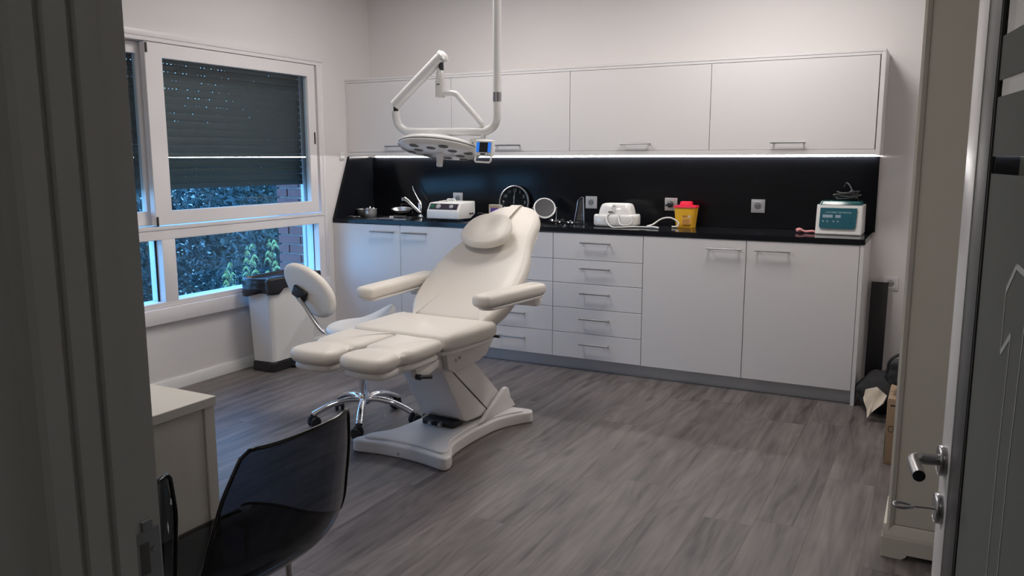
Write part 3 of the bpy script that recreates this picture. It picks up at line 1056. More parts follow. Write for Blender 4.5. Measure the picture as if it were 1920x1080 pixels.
BC = Vector((-0.345, -0.010, 0.648))
FM = Matrix(((e1.x, e2.x, nn_.x, BC.x), (e1.y, e2.y, nn_.y, BC.y), (e1.z, e2.z, nn_.z, BC.z), (0, 0, 0, 1)))
bo_ = [(0.178 * math.cos(q * PI / 8), (0.108 + 0.016 * math.cos(q * PI / 8)) * math.sin(q * PI / 8)) for q in range(16)]
cushion('backrest', 'cream', st, bo_, 0.055, 0.026, 0.004, FM, 4, rings=5)
bbk = BX('back_bracket', 'black', st, -0.048, 0.044, -0.030, 0.032, 0.004, 0.026, 0.010, 3)
bbk.matrix_local = FM @ Matrix.Translation((-0.015, -0.030, 0)) @ RZ(R(12))
# ------------------------------------------------------------------ pedal bin
bn = thing('waste_bin', 'grey white rectangular waste bin with black base under the window', 'bin', (0.175, -0.72, 0))
bo2 = [(-0.088, -0.205), (0.070, -0.205), (0.088, -0.185), (0.088, 0.185), (0.070, 0.205), (-0.088, 0.205)]


def loft(name, m, parent, a, za, b, zb, bev=0.006):
    bm = bmesh.new()
    A = [bm.verts.new((p[0], p[1], za)) for p in a]
    B = [bm.verts.new((p[0], p[1], zb)) for p in b]
    n_ = len(a)
    bm.faces.new(A[::-1])
    bm.faces.new(B)
    for i_ in range(n_):
        bm.faces.new((A[i_], A[(i_ + 1) % n_], B[(i_ + 1) % n_], B[i_]))
    if bev:
        bmesh.ops.bevel(bm, geom=list(bm.edges), offset=bev, segments=3, affect='EDGES', clamp_overlap=True)
    return finish(bm, name, m, parent)


loft('body', 'whiteplastic', bn, [(x_ * 0.94, y_ * 0.95) for x_, y_ in bo2], 0.0605, [(x_ * 1.10, y_ * 1.04) for x_, y_ in bo2], 0.575)
loft('base', 'black', bn, [(x_ * 1.0, y_ * 1.0) for x_, y_ in bo2], 0.0, [(x_ * 0.98, y_ * 0.98) for x_, y_ in bo2], 0.060)
BX('pedal', 'black', bn, 0.086, 0.118, -0.05, 0.05, 0.008, 0.020, 0.004)
# bin liner folded over the rim: rippled skirt
lb = bmesh.new()
rim = catmull([(x_ * 1.14, y_ * 1.07, 0) for x_, y_ in bo2], 10, True)
nr = len(rim)
lv = []
for zi, (dz, out_) in enumerate(((-0.055, 0.010), (-0.052, 0.014), (-0.035, 0.013), (-0.015, 0.012), (0.0, 0.012), (0.012, 0.008), (0.016, 0.0), (0.010, -0.008), (-0.0005, -0.014))):
    row = []
    for i_, p in enumerate(rim):
        d_ = Vector((p.x, p.y, 0)).normalized()
        rip = 0.006 * noise.noise(Vector((i_ * 0.35, zi * 0.5, 3))) * (1.2 if dz < 0.005 else 0.4)
        drop = 0.022 * noise.noise(Vector((p.y * 9, p.x * 9, 1.0))) if zi < 2 else 0
        fr_ = -0.030 if (p.y < -0.12 and zi < 3) else 0
        row.append(lb.verts.new((p.x + d_.x * (out_ + rip), p.y + d_.y * (out_ + rip), 0.580 + dz + drop + fr_ * (1 - zi / 3 if zi < 3 else 0))))
    lv.append(row)
for a_, b_ in zip(lv, lv[1:]):
    for i_ in range(nr):
        lb.faces.new((a_[i_], a_[(i_ + 1) % nr], b_[(i_ + 1) % nr], b_[i_]))
cv = lb.verts.new((0, 0, 0.5795))
for i_ in range(nr):
    lb.faces.new((lv[-1][i_], lv[-1][(i_ + 1) % nr], cv))
ln_ = finish(lb, 'bin_liner', 'bag', None, ang=80)
ln_.location = (0.175, -0.72, 0)
tag(ln_, 'shiny black bin liner folded over the rim of the waste bin', 'bin bag')

# ------------------------------------------------------------------ surgical lamp
lp_ = thing('examination_lamp', 'white ceiling-mounted surgical lamp with tubular arm, round head and control box', 'lamp', (1.846, -0.9, CEIL))
lp_.location = (0, 0, 0)
LY = -0.9
TB('ceiling_pole', 'enamel', lp_, [(1.848, LY, 2.60), (1.845, LY, 1.650)], 0.0215, 20)
LT('ceiling_flange', 'enamel', lp_, [(0, 2.6195), (0.075, 2.6195), (0.075, 2.600), (0.03, 2.585), (0, 2.585)], (1.848, LY, 0))
LT('collar', 'steel', lp_, [(0, 1.6495), (0.0215, 1.6495), (0.0215, 1.6035), (0, 1.6035)], (1.845, LY, 0), seg=20)
TB('swing_tube', 'enamel', lp_, [(1.845, LY, 1.603), (1.845, LY, 1.565), (1.842, LY, 1.520), (1.822, LY, 1.482), (1.785, LY, 1.461), (1.74, LY, 1.456), (1.5, LY, 1.459), (1.32, LY, 1.463),
                               (1.270, LY, 1.474), (1.235, LY, 1.502), (1.221, LY, 1.545), (1.219, LY, 1.572)], 0.0215, 20, 6)
LT('pivot_cap', 'black', lp_, [(0, 1.612), (0.013, 1.612), (0.013, 1.5725), (0, 1.5725)], (1.219, LY, 0), seg=20)
sa_ = TB('spring_arm', 'enamel', lp_, [(1.216, LY, 1.608), (1.228, LY, 1.618), (1.50, LY, 1.833), (1.517, LY, 1.842)], 0.029, 20)
LT('arm_end_cap', 'enamel', sa_, [(0, 0.012), (0.020, 0.010), (0.034, 0.0), (0.034, -0.012), (0, -0.012)], (1.527, LY, 1.850), RY(R(50)))
LT('drop_joint', 'black', lp_, [(0, 1.826), (0.012, 1.826), (0.014, 1.775), (0, 1.775)], (1.513, LY, 0), seg=16)
kn = LT('knuckle', 'enamel', lp_, [(0, 1.785), (0.013, 1.784), (0.019, 1.765), (0.023, 1.735), (0.023, 1.726), (0.0265, 1.725), (0.0265, 1.640), (0.023, 1.634), (0, 1.634)], (1.506, LY, 0))
BX('badge', 'greyhole', kn, 1.500, 1.518, LY - 0.0275, LY - 0.0245, 1.698, 1.705)
TB('yoke_tube', 'enamel', lp_, [(1.53, LY, 1.655), (1.575, LY, 1.656), (1.606, LY, 1.648), (1.630, LY, 1.622), (1.735, LY, 1.518), (1.756, LY, 1.490), (1.761, LY, 1.455), (1.761, LY, 1.425)], 0.0145, 16, 6)
# head: tilted dish
HT = Matrix.Translation((1.500, LY, 1.383)) @ RX(R(-13.5)) @ Matrix.Diagonal((0.99, 0.99, 0.80, 1))
hd = bpy.data.objects.new('lamp_head', None)
bm = bmesh.new()
lathe(bm, [(0, 0.062), (0.085, 0.060), (0.090, 0.042), (0.16, 0.034), (0.205, 0.018), (0.2235, 0.002), (0.2245, -0.006), (0.218, -0.0095), (0, -0.0095)], 64, HT)
hd = finish(bm, 'lamp_head', 'enamel', lp_)
bm = bmesh.new()
lathe(bm, [(0.2215, -0.0098), (0.2215, -0.0132), (0, -0.0132), (0, -0.0098)][::-1], 64, HT)
finish(bm, 'seam', 'greyhole', hd)
bm = bmesh.new()
lathe(bm, [(0, -0.0136), (0.224, -0.0136), (0.225, -0.020), (0.212, -0.032), (0.17, -0.042), (0.06, -0.046), (0, -0.046)], 64, HT)
lf = finish(bm, 'lamp_face', 'enamel', hd)
for k in range(12):
    rr_ = 0.165 if k % 2 == 0 else 0.112
    a = 2 * PI * k / 12 + 0.15
    zf = -0.0427 if rr_ > 0.14 else -0.0445
    bm = bmesh.new()
    lathe(bm, [(0, -0.004), (0.021, -0.004), (0.026, 0.0), (0.026, 0.003), (0, 0.003)], 20, HT @ Matrix.Translation((rr_ * math.cos(a), rr_ * math.sin(a), zf)))
    finish(bm, 'lens', 'greyhole', hd)
bm = bmesh.new()
lathe(bm, [(0, -0.046), (0.024, -0.046), (0.019, -0.065), (0.0170, -0.105), (0.0170, -0.128), (0.012, -0.132), (0, -0.132)], 28, HT @ RX(R(6)))
finish(bm, 'sterile_handle', 'doorwhite' if False else 'whiteplastic', hd)
# side mount from yoke to head rim, with control box
bm = bmesh.new()
box(bm, 1.690, 1.790, LY - 0.018, LY + 0.018, 1.400, 1.424, 0.005)
box(bm, 1.665, 1.700, LY - 0.016, LY + 0.016, 1.352, 1.412, 0.006)
finish(bm, 'yoke_block', 'enamel', lp_)
cbm = Matrix.Translation((1.795, LY - 0.045, 1.374)) @ Matrix.Scale(0.94, 4) @ RY(R(2.5)) @ RX(R(-6))
cb = BX('control_box', 'enamel', lp_, -0.054, 0.054, -0.012, 0.020, -0.046, 0.042, 0.007, 3)
cb.matrix_local = cbm
BX('screen', 'screendark', cb, -0.043, 0.046, -0.0135, -0.0122, -0.026, 0.028)
for xx in (-0.034, 0.037):
    BX('screen_bar', 'screenblue', cb, xx - 0.009, xx + 0.009, -0.0141, -0.0136, -0.025, 0.027)
BX('button', 'black', cb, -0.016, 0.014, -0.0135, -0.0122, -0.040, -0.031, 0.001, 1)
LT('knob', 'greyhole', cb, [(0, 0.002), (0.003, 0.002), (0.003, 0)], (0.030, -0.0122, -0.036), RX(PI / 2), 12)
TB('box_handle', 'enamel', cb, [(-0.050, 0.0, -0.047), (-0.052, -0.004, -0.070), (-0.046, -0.005, -0.078), (0.040, -0.005, -0.078), (0.046, -0.004, -0.070), (0.046, 0.0, -0.047)], 0.0052, 10)

# ------------------------------------------------------------------ desk and smoked chairs
dk = thing('desk', 'warm white laminate desk at lower left with a solid end panel', 'desk', (2.31, -3.22, 0))
BX('desk_top', 'desk', dk, -1.45, 0.003, -0.800, 0.003, 0.716, 0.740, 0.0015, 1)
BX('end_panel', 'desk', dk, -0.026, -0.006, -0.798, -0.031, 0.0, 0.7155, 0.001, 1)
BX('end_post', 'desk', dk, -0.030, -0.001, -0.030, 0.0, 0.0, 0.7155, 0.001, 1)
BX('modesty_panel', 'desk', dk, -1.40, -0.031, -0.790, -0.772, 0.25, 0.7155, 0.001, 1)
BX('end_panel', 'desk', dk, -1.445, -1.425, -0.798, 0.0, 0.0, 0.7155, 0.001, 1)


def shell_chair(loc, label, rz=0.0, lip=-0.205):
    c = thing('shell_chair', label, 'chair', loc, rz, None)
    # centre line from front lip to back top, x forward is -x
    pr_ = [(lip, 0.425), (lip + 0.015, 0.438), (-0.10, 0.432), (0.02, 0.420), (0.10, 0.425), (0.150, 0.450), (0.178, 0.505), (0.192, 0.580), (0.205, 0.665), (0.222, 0.762)]
    wd_ = [0.190, 0.200, 0.207, 0.212, 0.214, 0.214, 0.212, 0.204, 0.190, 0.162]
    cur = [-0.018, 0.0, 0.022, 0.036, 0.045, 0.05, 0.05, 0.045, 0.036, 0.026]   # how far the sides roll up / forward
    cl = catmull([(a, 0, b) for a, b in pr_], 5)
    W = catmull([(a, b, 0) for a, b in zip(wd_, cur)], 5)
    n_ = len(cl)
    nu = 20
    bm = bmesh.new()
    G = []
    for i_ in range(n_):
        t_ = (cl[min(i_ + 1, n_ - 1)] - cl[max(i_ - 1, 0)]).normalized()
        nn = Vector((-t_.z, 0, t_.x))   # towards the sitter
        row = []
        for j_ in range(nu + 1):
            u_ = -1 + 2 * j_ / nu
            uu = math.copysign(abs(u_) ** 0.9, u_)
            corner = 0.0
            if i_ > n_ - 6:
                corner = 0.016 * max(0, abs(u_) - 0.86) ** 2 * 51 * (i_ - (n_ - 6)) / 5
            p = cl[i_] + Vector((0, 1, 0)) * uu * W[i_].x + nn * W[i_].y * (abs(u_) ** 2.6) - t_ * corner
            row.append(bm.verts.new(p))
        G.append(row)
    for a_, b_ in zip(G, G[1:]):
        for j_ in range(nu):
            bm.faces.new((a_[j_], a_[j_ + 1], b_[j_ + 1], b_[j_]))
    so_ = finish(bm, 'shell', 'smoke', c, ang=180)
    # rolled rim in denser plastic
    loopv = [G_.co.copy() if hasattr(G_, 'co') else G_ for G_ in []]
    me = so_.data
    idx = [i_ * (nu + 1) for i_ in range(n_)] + [(n_ - 1) * (nu + 1) + j_ for j_ in range(1, nu + 1)] + [i_ * (nu + 1) + nu for i_ in range(n_ - 2, -1, -1)] + [j_ for j_ in range(nu - 1, 0, -1)]
    pts = [me.vertices[q].co.copy() for q in idx]
    TB('rim', 'rimsmoke', c, pts, 0.0042, 8, closed=True)
    for sx_ in (-1, 1):
        for sy_ in (-1, 1):
            px_, py_ = sx_ * 0.065 - 0.050, sy_ * 0.135
            LT('mount_disc', 'greyhole', c, [(0, 0.006), (0.017, 0.006), (0.017, 0), (0, 0)], (px_, py_, 0.416 + (0.0 if sx_ > 0 else 0.006)), None, 20)
            lg_ = TB('leg', 'chrome', c, [(px_, py_, 0.415), (px_ - 0.025 + sx_ * 0.02, py_ + sy_ * 0.02, 0.008)], 0.0085, 12)
            LT('foot', 'rubber', lg_, [(0, 0.010), (0.011, 0.010), (0.012, 0), (0, 0)], (px_ - 0.025 + sx_ * 0.02, py_ + sy_ * 0.02, 0), None, 14)
    return c


M['rimsmoke'] = glassmat('smoked rim', (0.05, 0.055, 0.07), 0.05, ior=1.6)
shell_chair((2.523, -3.365, 0), 'smoked transparent plastic shell chair at the desk end, nearly whole in view')
shell_chair((2.492, -3.828, 0), 'second smoked transparent shell chair, only its back edge showing beside the door frame', R(3), -0.175)

# ------------------------------------------------------------------ right side: bookcase, box, bags
tb = thing('tall_cabinet', 'tall cream lacquered cabinet with bracket foot behind the open door', 'cabinet', (3.785, -1.75, 0))
TW, TD = 0.62, 0.36
BX('side_panel', 'tall', tb, 0.004, 0.020, 0.0045, TD, 0.085, 2.10, 0.0015, 1)
BX('side_panel', 'tall', tb, TW - 0.020, TW - 0.004, 0.0045, TD, 0.085, 2.10, 0.0015, 1)
BX('front_panel', 'tall', tb, 0.0245, TW - 0.0245, 0.006, 0.022, 0.112, 2.08, 0.001, 1)
PR('stile', 'tall', tb, [(0.003, 0.0), (0.011, -0.004), (0.017, -0.001), (0.024, 0.005), (0.024, 0.02), (0.0205, 0.02), (0.0205, 0.004), (0.003, 0.004)], 'z', 0.085, 2.10)
BX('stile', 'tall', tb, TW - 0.024, TW - 0.003, -0.003, 0.004, 0.085, 2.10, 0.001, 1)
PR('plinth_moulding', 'tall', tb, [(-0.010, 0.072), (-0.010, 0.078), (-0.004, 0.088), (-0.002, 0.100), (0.005, 0.111), (0.0055, 0.111), (0.0055, 0.072)], 'x', -0.008, TW + 0.004)
PR('bracket_foot', 'tall', tb, [(-0.010, 0.0), (0.055, 0.0), (0.066, 0.009), (0.070, 0.020), (TW - 0.070, 0.020), (TW - 0.066, 0.009), (TW - 0.055, 0.0), (TW + 0.006, 0.0), (TW + 0.006, 0.0715), (-0.010, 0.0715)], 'y', -0.013, 0.004, 0.001, 1)
PR('bracket_foot', 'tall', tb, [(0.0045, 0.0), (0.06, 0.0), (0.07, 0.02), (TD - 0.07, 0.02), (TD - 0.06, 0.0), (TD, 0.0), (TD, 0.0715), (0.0045, 0.0715)], 'x', -0.010, 0.006, 0.001, 1)
BX('back_panel', 'tall', tb, 0.021, TW - 0.021, TD - 0.01, TD, 0.02, 2.10)
BX('top_board', 'tall', tb, 0.0, TW, -0.004, TD, 2.101, 2.125, 0.003)

cbx = thing('cardboard_box', 'brown cardboard box on the floor beside the cream cabinet', 'box', (3.728, -0.842, 0))
BX('carton', 'cardboard', cbx, 0, 0.34, 0, 0.26, 0.0, 0.290, 0.003)
BX('flap', 'cardboard', cbx, 0.002, 0.338, 0.002, 0.127, 0.2905, 0.2935)
BX('flap', 'cardboard', cbx, 0.002, 0.338, 0.131, 0.258, 0.2905, 0.2935)
BX('tape', 'green', cbx, -0.0015, -0.0003, 0.0, 0.10, 0.02, 0.14)
BX('hand_hole', 'ink', cbx, 0.012, 0.034, -0.0014, -0.0004, 0.262, 0.268)
TB('printed_mark', 'ink', cbx, [(0.034, -0.0006, 0.172), (0.014, -0.0006, 0.172), (0.010, -0.0006, 0.158), (0.018, -0.0006, 0.146), (0.028, -0.0006, 0.150), (0.030, -0.0006, 0.166)], 0.0014, 6, 4)

bgt = thing('black_bag', 'black soft bag with a curved handle lying on the cardboard box', 'bag', (3.80, -0.715, 0.294))
bm = bmesh.new()
blob(bm, (0.07, 0.0, 0.085), (0.155, 0.115, 0.085), 4, 0.2, 2.0, 2.0, 0.0)
finish(bm, 'body', 'fabric', bgt, ang=180)
TB('carry_handle', 'fabric', bgt, [(-0.085, -0.05, 0.10), (-0.075, -0.06, 0.155), (-0.02, -0.07, 0.195), (0.06, -0.06, 0.205), (0.13, -0.04, 0.17)], 0.010, 10, 6, flat=0.6)
bm = bmesh.new()
blob(bm, (0, 0, 0.098), (0.118, 0.20, 0.098), 4, 0.16, 1.8, 8.3, 0.0)
b2 = finish(bm, 'sack', 'fabric', None, ang=180)
b2.location = (3.665, 0.02, 0.0)
tag(b2, 'slumped black sack on the floor against the right end of the cabinets', 'sack')
bm = bmesh.new()
blob(bm, (0, 0, 0.0), (0.16, 0.15, 0.085), 4, 0.22, 1.8, 5.1)
b3 = finish(bm, 'black_coat', 'fabric', None, ang=180)
b3.location = (3.850, -0.36, 0.28)
b3.rotation_euler = (0, R(8), R(20))
tag(b3, 'black coat heaped behind the cardboard box, above the floor sack', 'coat')
bm = bmesh.new()
gx = [(-0.055, 0.075), (0.0, 0.098), (0.062, 0.062), (0.050, 0.020), (0.0, -0.035), (-0.018, -0.068), (-0.032, -0.020), (-0.060, 0.030)]
prism(bm, [(a * 0.92, b * 1.0) for a, b in gx], 'y', -0.0012, 0.0012)
bmesh.ops.triangulate(bm, faces=bm.faces)
bmesh.ops.subdivide_edges(bm, edges=bm.edges, cuts=3, use_grid_fill=True)
for v in bm.verts:
    v.co.y += 0.022 * noise.noise(Vector((v.co.x * 22, v.co.z * 22, 4.2)))
rg = finish(bm, 'paper_bag', 'cloth', None, ang=60)
rg.location = (3.640, -0.235, 0.082)
rg.rotation_euler = (R(-20), 0, R(-15))
tag(rg, 'crumpled cream paper leaning on the front of the black floor sack', 'paper')
bl = thing('black_board', 'tall narrow black panel leaning in the gap right of the base cabinets', 'panel', (3.595, 0.36, 0))
BX('panel', 'black', bl, -0.045, 0.045, -0.008, 0.008, 0.0, 0.62, 0.003)
BX('edge_strip', 'rubber', bl, -0.047, 0.047, -0.010, 0.010, 0.6205, 0.626, 0.002)
bl.rotation_euler = (R(-7), 0, 0)

# ------------------------------------------------------------------ entrance door standing open
da = R(9.0)
dr = thing('entrance_door', 'open door with frosted striped glass and satin metal stile at the right edge', 'door', (3.902, -3.23, 0), 0)
dr.rotation_euler = (0, 0, R(-90) + da)      # local +x runs from the free edge to the hinge, local -y faces the opening
dr['kind'] = 'structure'
DT = 0.040
DL = 0.860


def DB(name, m, u0, u1, n0, n1, z0, z1, bev=0.0015, parent=None):
    """u along the leaf from its free edge, n into the leaf thickness (0 is the visible face)"""
    return BX(name, m, parent or dr, u0, u1, n0, n1, z0, z1, bev, 2)


DB('stile', 'doorwhite', 0.0, 0.068, 0.0, DT, 0.008, 2.08)
DB('stile_inner', 'doorgrey', 0.0685, 0.136, 0.0015, DT - 0.0015, 0.10, 1.99)
DB('gasket', 'gasket', 0.1362, 0.1402, 0.003, DT - 0.003, 0.14, 1.95, 0.0)
DB('stile', 'doorwhite', DL - 0.07, DL, 0.0, DT, 0.008, 2.08)
DB('top_rail', 'doorwhite', 0.0685, DL - 0.0705, 0.0, DT, 1.991, 2.08)
DB('bottom_rail', 'doorwhite', 0.0685, DL - 0.0705, 0.0, DT, 0.008, 0.0995)
gp = DB('glass_pane', 'clearglass', 0.1405, DL - 0.0705, 0.0060, 0.010, 0.14, 1.95, 0.0)
for a_, b_ in ((0.1402, 1.300), (1.322, 1.397), (1.418, 1.473), (1.56, 1.70), (1.73, 1.949)):
    DB('frosted_film', 'frost', 0.1406, DL - 0.071, 0.0052, 0.0058, a_, b_, 0.0)
# etched outline of the figure on the glass
fig = [(0.355, 0.45), (0.353, 0.860), (0.353, 0.974), (0.365, 1.171), (0.362, 1.194), (0.310, 1.199), (0.274, 1.166), (0.274, 1.091), (0.312, 1.120), (0.306, 0.968), (0.307, 0.836), (0.309, 0.45)]
for (ua, za), (ub, zb) in zip(fig, fig[1:]):
    d_ = Vector((ub - ua, 0, zb - za))
    L_ = d_.length
    wdt = 0.0035 if (zb - za) * (ub - ua) and abs(ub - ua) > 0.02 else 0.0012
    bm = bmesh.new()
    box(bm, -L_ / 2, L_ / 2, 0.0, 0.0004, -wdt, wdt)
    o = finish(bm, 'etched_line', 'etched', dr, smooth=False)
    o.matrix_local = Matrix.Translation(((ua + ub) / 2, 0.0046, (za + zb) / 2)) @ RY(-math.atan2(d_.z, d_.x))
# local frame: visible face is at local y = 0, outward normal -y


def rosette(nm, z, r):
    return LT(nm, 'steel', dr, [(0, 0.0095), (r * 0.80, 0.0095), (r * 0.86, 0.008), (r * 0.90, 0.0095), (r * 0.97, 0.008), (r, 0.004), (r, 0.0)], (0.034, 0.0, z), RX(PI / 2), 36)


rosette('handle_rose', 0.868, 0.0235)
rosette('key_rose', 0.792, 0.0235)
hdl = TB('lever_handle', 'steel', dr, [(0.034, -0.009, 0.868), (0.034, -0.030, 0.868), (0.035, -0.038, 0.868), (0.042, -0.044, 0.868), (0.055, -0.046, 0.868), (0.112, -0.046, 0.868)], 0.0088, 18)
LT('handle_cap', 'black', hdl, [(0, 0.0012), (0.0082, 0.0012), (0.0086, 0)], (0.112, -0.046, 0.868), RY(PI / 2), 18)
ky = thing('door_key', 'metal key standing in the lock of the open door', 'key', (0, 0, 0))
kw = dr.matrix_basis.copy()
dm = Matrix.Translation((3.902, -3.23, 0)) @ RZ(R(-90) + da)
ky.matrix_world = dm @ Matrix.Translation((0.034, -0.0097, 0.790)) @ RZ(PI)
TB('blade', 'steel', ky, [(0, 0, 0), (0, 0.028, 0)], 0.0016, 8)
TB('bow', 'steel', ky, [(0.0, 0.028, 0.0), (0.005, 0.036, 0.001), (0.008, 0.044, 0.001), (0.005, 0.053, 0.001), (0.0, 0.056, 0.0), (-0.005, 0.053, -0.001), (-0.008, 0.044, -0.001), (-0.005, 0.036, -0.001)], 0.0026, 8, 3, closed=True)

# ------------------------------------------------------------------ things on the worktop
ZW = 0.9
# sink and tap
sk = thing('sink', 'small stainless steel sink let into the black worktop near the corner', 'sink', (0.425, 0.225, ZW))
skb = bmesh.new()
o1 = [(-0.149, -0.109), (0.149, -0.109), (0.149, 0.109), (-0.149, 0.109)]
rows = []
for f, z_ in ((1.06, 0.0004), (1.06, 0.0025), (1.0, 0.003), (0.965, -0.002), (0.93, -0.11), (0.80, -0.125)):
    rows.append([skb.verts.new((x_ * f, y_ * f, z_)) for x_, y_ in catmull([(x_, y_, 0) for x_, y_ in o1], 1, True) and [(p[0], p[1]) for p in o1]])
for a_, b_ in zip(rows, rows[1:]):
    for i_ in range(4):
        skb.faces.new((a_[i_], a_[(i_ + 1) % 4], b_[(i_ + 1) % 4], b_[i_]))
skb.faces.new(rows[-1])
vert_e = [e for e in skb.edges if abs(e.verts[0].co.z - e.verts[1].co.z) > 0.001 or False]
bmesh.ops.bevel(skb, geom=vert_e, offset=0.02, segments=3, affect='EDGES', clamp_overlap=True)
finish(skb, 'basin', 'chrome', sk)
LT('drain', 'steel', sk, [(0, 0.003), (0.018, 0.003), (0.022, 0)], (0, 0, -0.1248))
tp = thing('mixer_tap', 'chrome lever mixer tap with slanted spout at the sink', 'tap', (0.50, 0.385, ZW))
LT('base', 'chrome', tp, [(0, 0.016), (0.020, 0.014), (0.024, 0.0), (0, 0)], (0, 0, 0.0005))
TB('body', 'chrome', tp, [(0, 0, 0.012), (-0.002, 0, 0.05), (-0.004, 0, 0.09), (-0.010, 0.0, 0.115)], [0.014, 0.016, 0.018, 0.010], 16)
TB('spout', 'chrome', tp, [(0.0, -0.01, 0.03), (-0.04, -0.035, 0.078), (-0.075, -0.055, 0.118), (-0.098, -0.068, 0.135)], [0.012, 0.011, 0.0125, 0.014], 14)
LT('aerator', 'steel', tp, [(0, 0.010), (0.014, 0.010), (0.014, -0.012), (0, -0.012)], (-0.104, -0.071, 0.130), None, 18)
TB('lever', 'chrome', tp, [(-0.010, 0, 0.108), (-0.035, 0.004, 0.145), (-0.066, 0.008, 0.190), (-0.072, 0.008, 0.210), (-0.072, 0.008, 0.222)], [0.006, 0.0045, 0.004, 0.0038, 0.003], 10)


def bowl(x_, y_, r, h, label, name='steel_bowl', z_=ZW, grp=None, m='satin'):
    t = LT(name, m, None, [(0, 0.001), (r * 0.55, 0.0), (r * 0.80, h * 0.25), (r * 0.97, h * 0.85), (r, h), (r * 1.04, h * 1.01), (r * 1.03, h * 0.97), (r * 0.94, h * 0.82), (r * 0.76, h * 0.28), (r * 0.5, 0.004), (0, 0.004)], (0, 0, 0), None, 32)
    t.location = (x_, y_, z_ + 0.0005)
    return tag(t, label, 'bowl', grp)


bowl(0.072, 0.262, 0.050, 0.050, 'small steel bowl left of the ribbed steel bowl in the corner')
bb = thing('steel_canister', 'shiny ribbed steel canister in the corner left of the sink', 'canister', (0.170, 0.215, ZW))
LT('body', 'satin', bb, [(0, 0.0), (0.042, 0.0), (0.047, 0.010), (0.049, 0.028), (0.047, 0.046), (0.050, 0.054), (0.050, 0.060), (0.044, 0.060), (0, 0.057)], (0, 0, 0.0005))
LT('lid', 'chrome', bb, [(0, 0.075), (0.006, 0.075), (0.008, 0.069), (0.046, 0.066), (0.051, 0.061), (0, 0.0608)], (0, 0, 0.0005))
ky_ = bmesh.new()
lathe(ky_, [(0, 0.001), (0.035, 0.001), (0.047, 0.020), (0.053, 0.021), (0.050, 0.018), (0.037, -0.002), (0, -0.002)], 32, Matrix.Diagonal((1.65, 0.75, 1, 1)))
kd = finish(ky_, 'kidney_dish', 'satin')
kd.location = (0.330, 0.393, 0.932)
kd.rotation_euler = (R(20), 0, R(4))
tag(kd, 'steel kidney dish resting tilted on a wire rack behind the sink', 'dish')
rk = thing('instrument_tray', 'thin steel wire rack behind the sink holding the kidney dish', 'rack', (0.330, 0.40, ZW))
for xx in (-0.05, 0.05):
    TB('wire', 'steel', rk, [(xx, -0.036, 0.002), (xx, -0.038, 0.010), (xx, 0.050, 0.010), (xx, 0.054, 0.085)], 0.0018, 6)
TB('wire', 'steel', rk, [(-0.055, -0.036, 0.002), (0.055, -0.036, 0.002)], 0.0018, 6)
TB('wire', 'steel', rk, [(-0.055, 0.054, 0.084), (0.055, 0.054, 0.084)], 0.0018, 6)
random.seed(4)
for q, (xx, yy, ra, ln2) in enumerate(((0.060, 0.13, 20, 0.055), (0.085, 0.10, -15, 0.06), (0.118, 0.125, 50, 0.05))):
    t = thing('metal_instrument', ['small steel forceps lying nearest the wall in the corner of the worktop', 'steel forceps lying near the worktop front edge in the corner', 'steel forceps lying before the canister'][q], 'instrument', (xx, yy, ZW + 0.004), R(ra), 'steel instruments in the worktop corner')
    for s_ in (-1, 1):
        TB('arm', 'steel', t, [(-ln2 / 2, 0.001 * s_, 0), (0, 0.006 * s_, 0.002), (ln2 / 2, 0.001 * s_, 0)], 0.0022, 8, 4)
cn = thing('steel_cup', 'ribbed steel cup between the tap and the white vacuum unit', 'cup', (0.600, 0.395, ZW))
LT('body', 'chrome', cn, [(0, 0.0), (0.028, 0.0), (0.030, 0.003), (0.029, 0.014), (0.031, 0.018), (0.029, 0.030), (0.031, 0.034), (0.030, 0.052), (0.033, 0.056), (0.031, 0.058), (0.027, 0.052), (0.027, 0.004), (0, 0.004)], (0, 0, 0.0005))
# vacuum / aspirator unit
vu = thing('vacuum_unit', 'white boxy clinic machine with sloped dark gauge panel and top handle', 'machine', (0.865, 0.20, ZW))
vb = [(-0.095, 0.012), (-0.095, 0.066), (-0.055, 0.120), (0.13, 0.128), (0.13, 0.040), (0.07, 0.010)]
PR('housing', 'whiteplastic', vu, [(a_, b_) for a_, b_ in vb], 'x', -0.128, 0.128, 0.006, 3)
sl = math.atan2(0.054, 0.040)
SM = Matrix.Translation((0, -0.0765, 0.0945)) @ RX(sl)
pb = BX('gauge_panel', 'gaugepanel', vu, -0.112, 0.112, -0.022, 0.024, 0.0005, 0.0025, 0.001, 1)
pb.matrix_local = SM
for (xx, rr_, mm) in ((-0.040, 0.018, 'gauge'), (0.062, 0.0145, 'gauge')):
    LT('gauge_dial', mm, pb, [(0, 0.006), (rr_ * 0.8, 0.006), (rr_, 0.0045), (rr_, 0)], (xx, 0.0, 0.0026))
BX('switch', 'greenlamp', pb, -0.102, -0.072, -0.015, 0.015, 0.0026, 0.006, 0.002)
BX('control', 'gaugepanel', pb, 0.084, 0.104, -0.014, 0.014, 0.0026, 0.007, 0.003)
TB('carry_handle', 'whiteplastic', vu, [(-0.032, 0.02, 0.121), (-0.032, 0.02, 0.137), (-0.026, 0.02, 0.142), (0.026, 0.02, 0.142), (0.032, 0.02, 0.137), (0.032, 0.02, 0.121)], 0.0055, 10)
for sx in (-1, 1):
    for yy in (-0.07, 0.05):
        LT('foot', 'rubber', vu, [(0, 0.012), (0.009, 0.012), (0.010, 0), (0, 0)], (sx * 0.105, yy, 0.0005), None, 14)
TB('hose_port', 'whiteplastic', vu, [(-0.125, 0.0, 0.028), (-0.150, 0.0, 0.026), (-0.162, 0.0, 0.036), (-0.165, 0.0, 0.052)], [0.011, 0.011, 0.010, 0.008], 14)
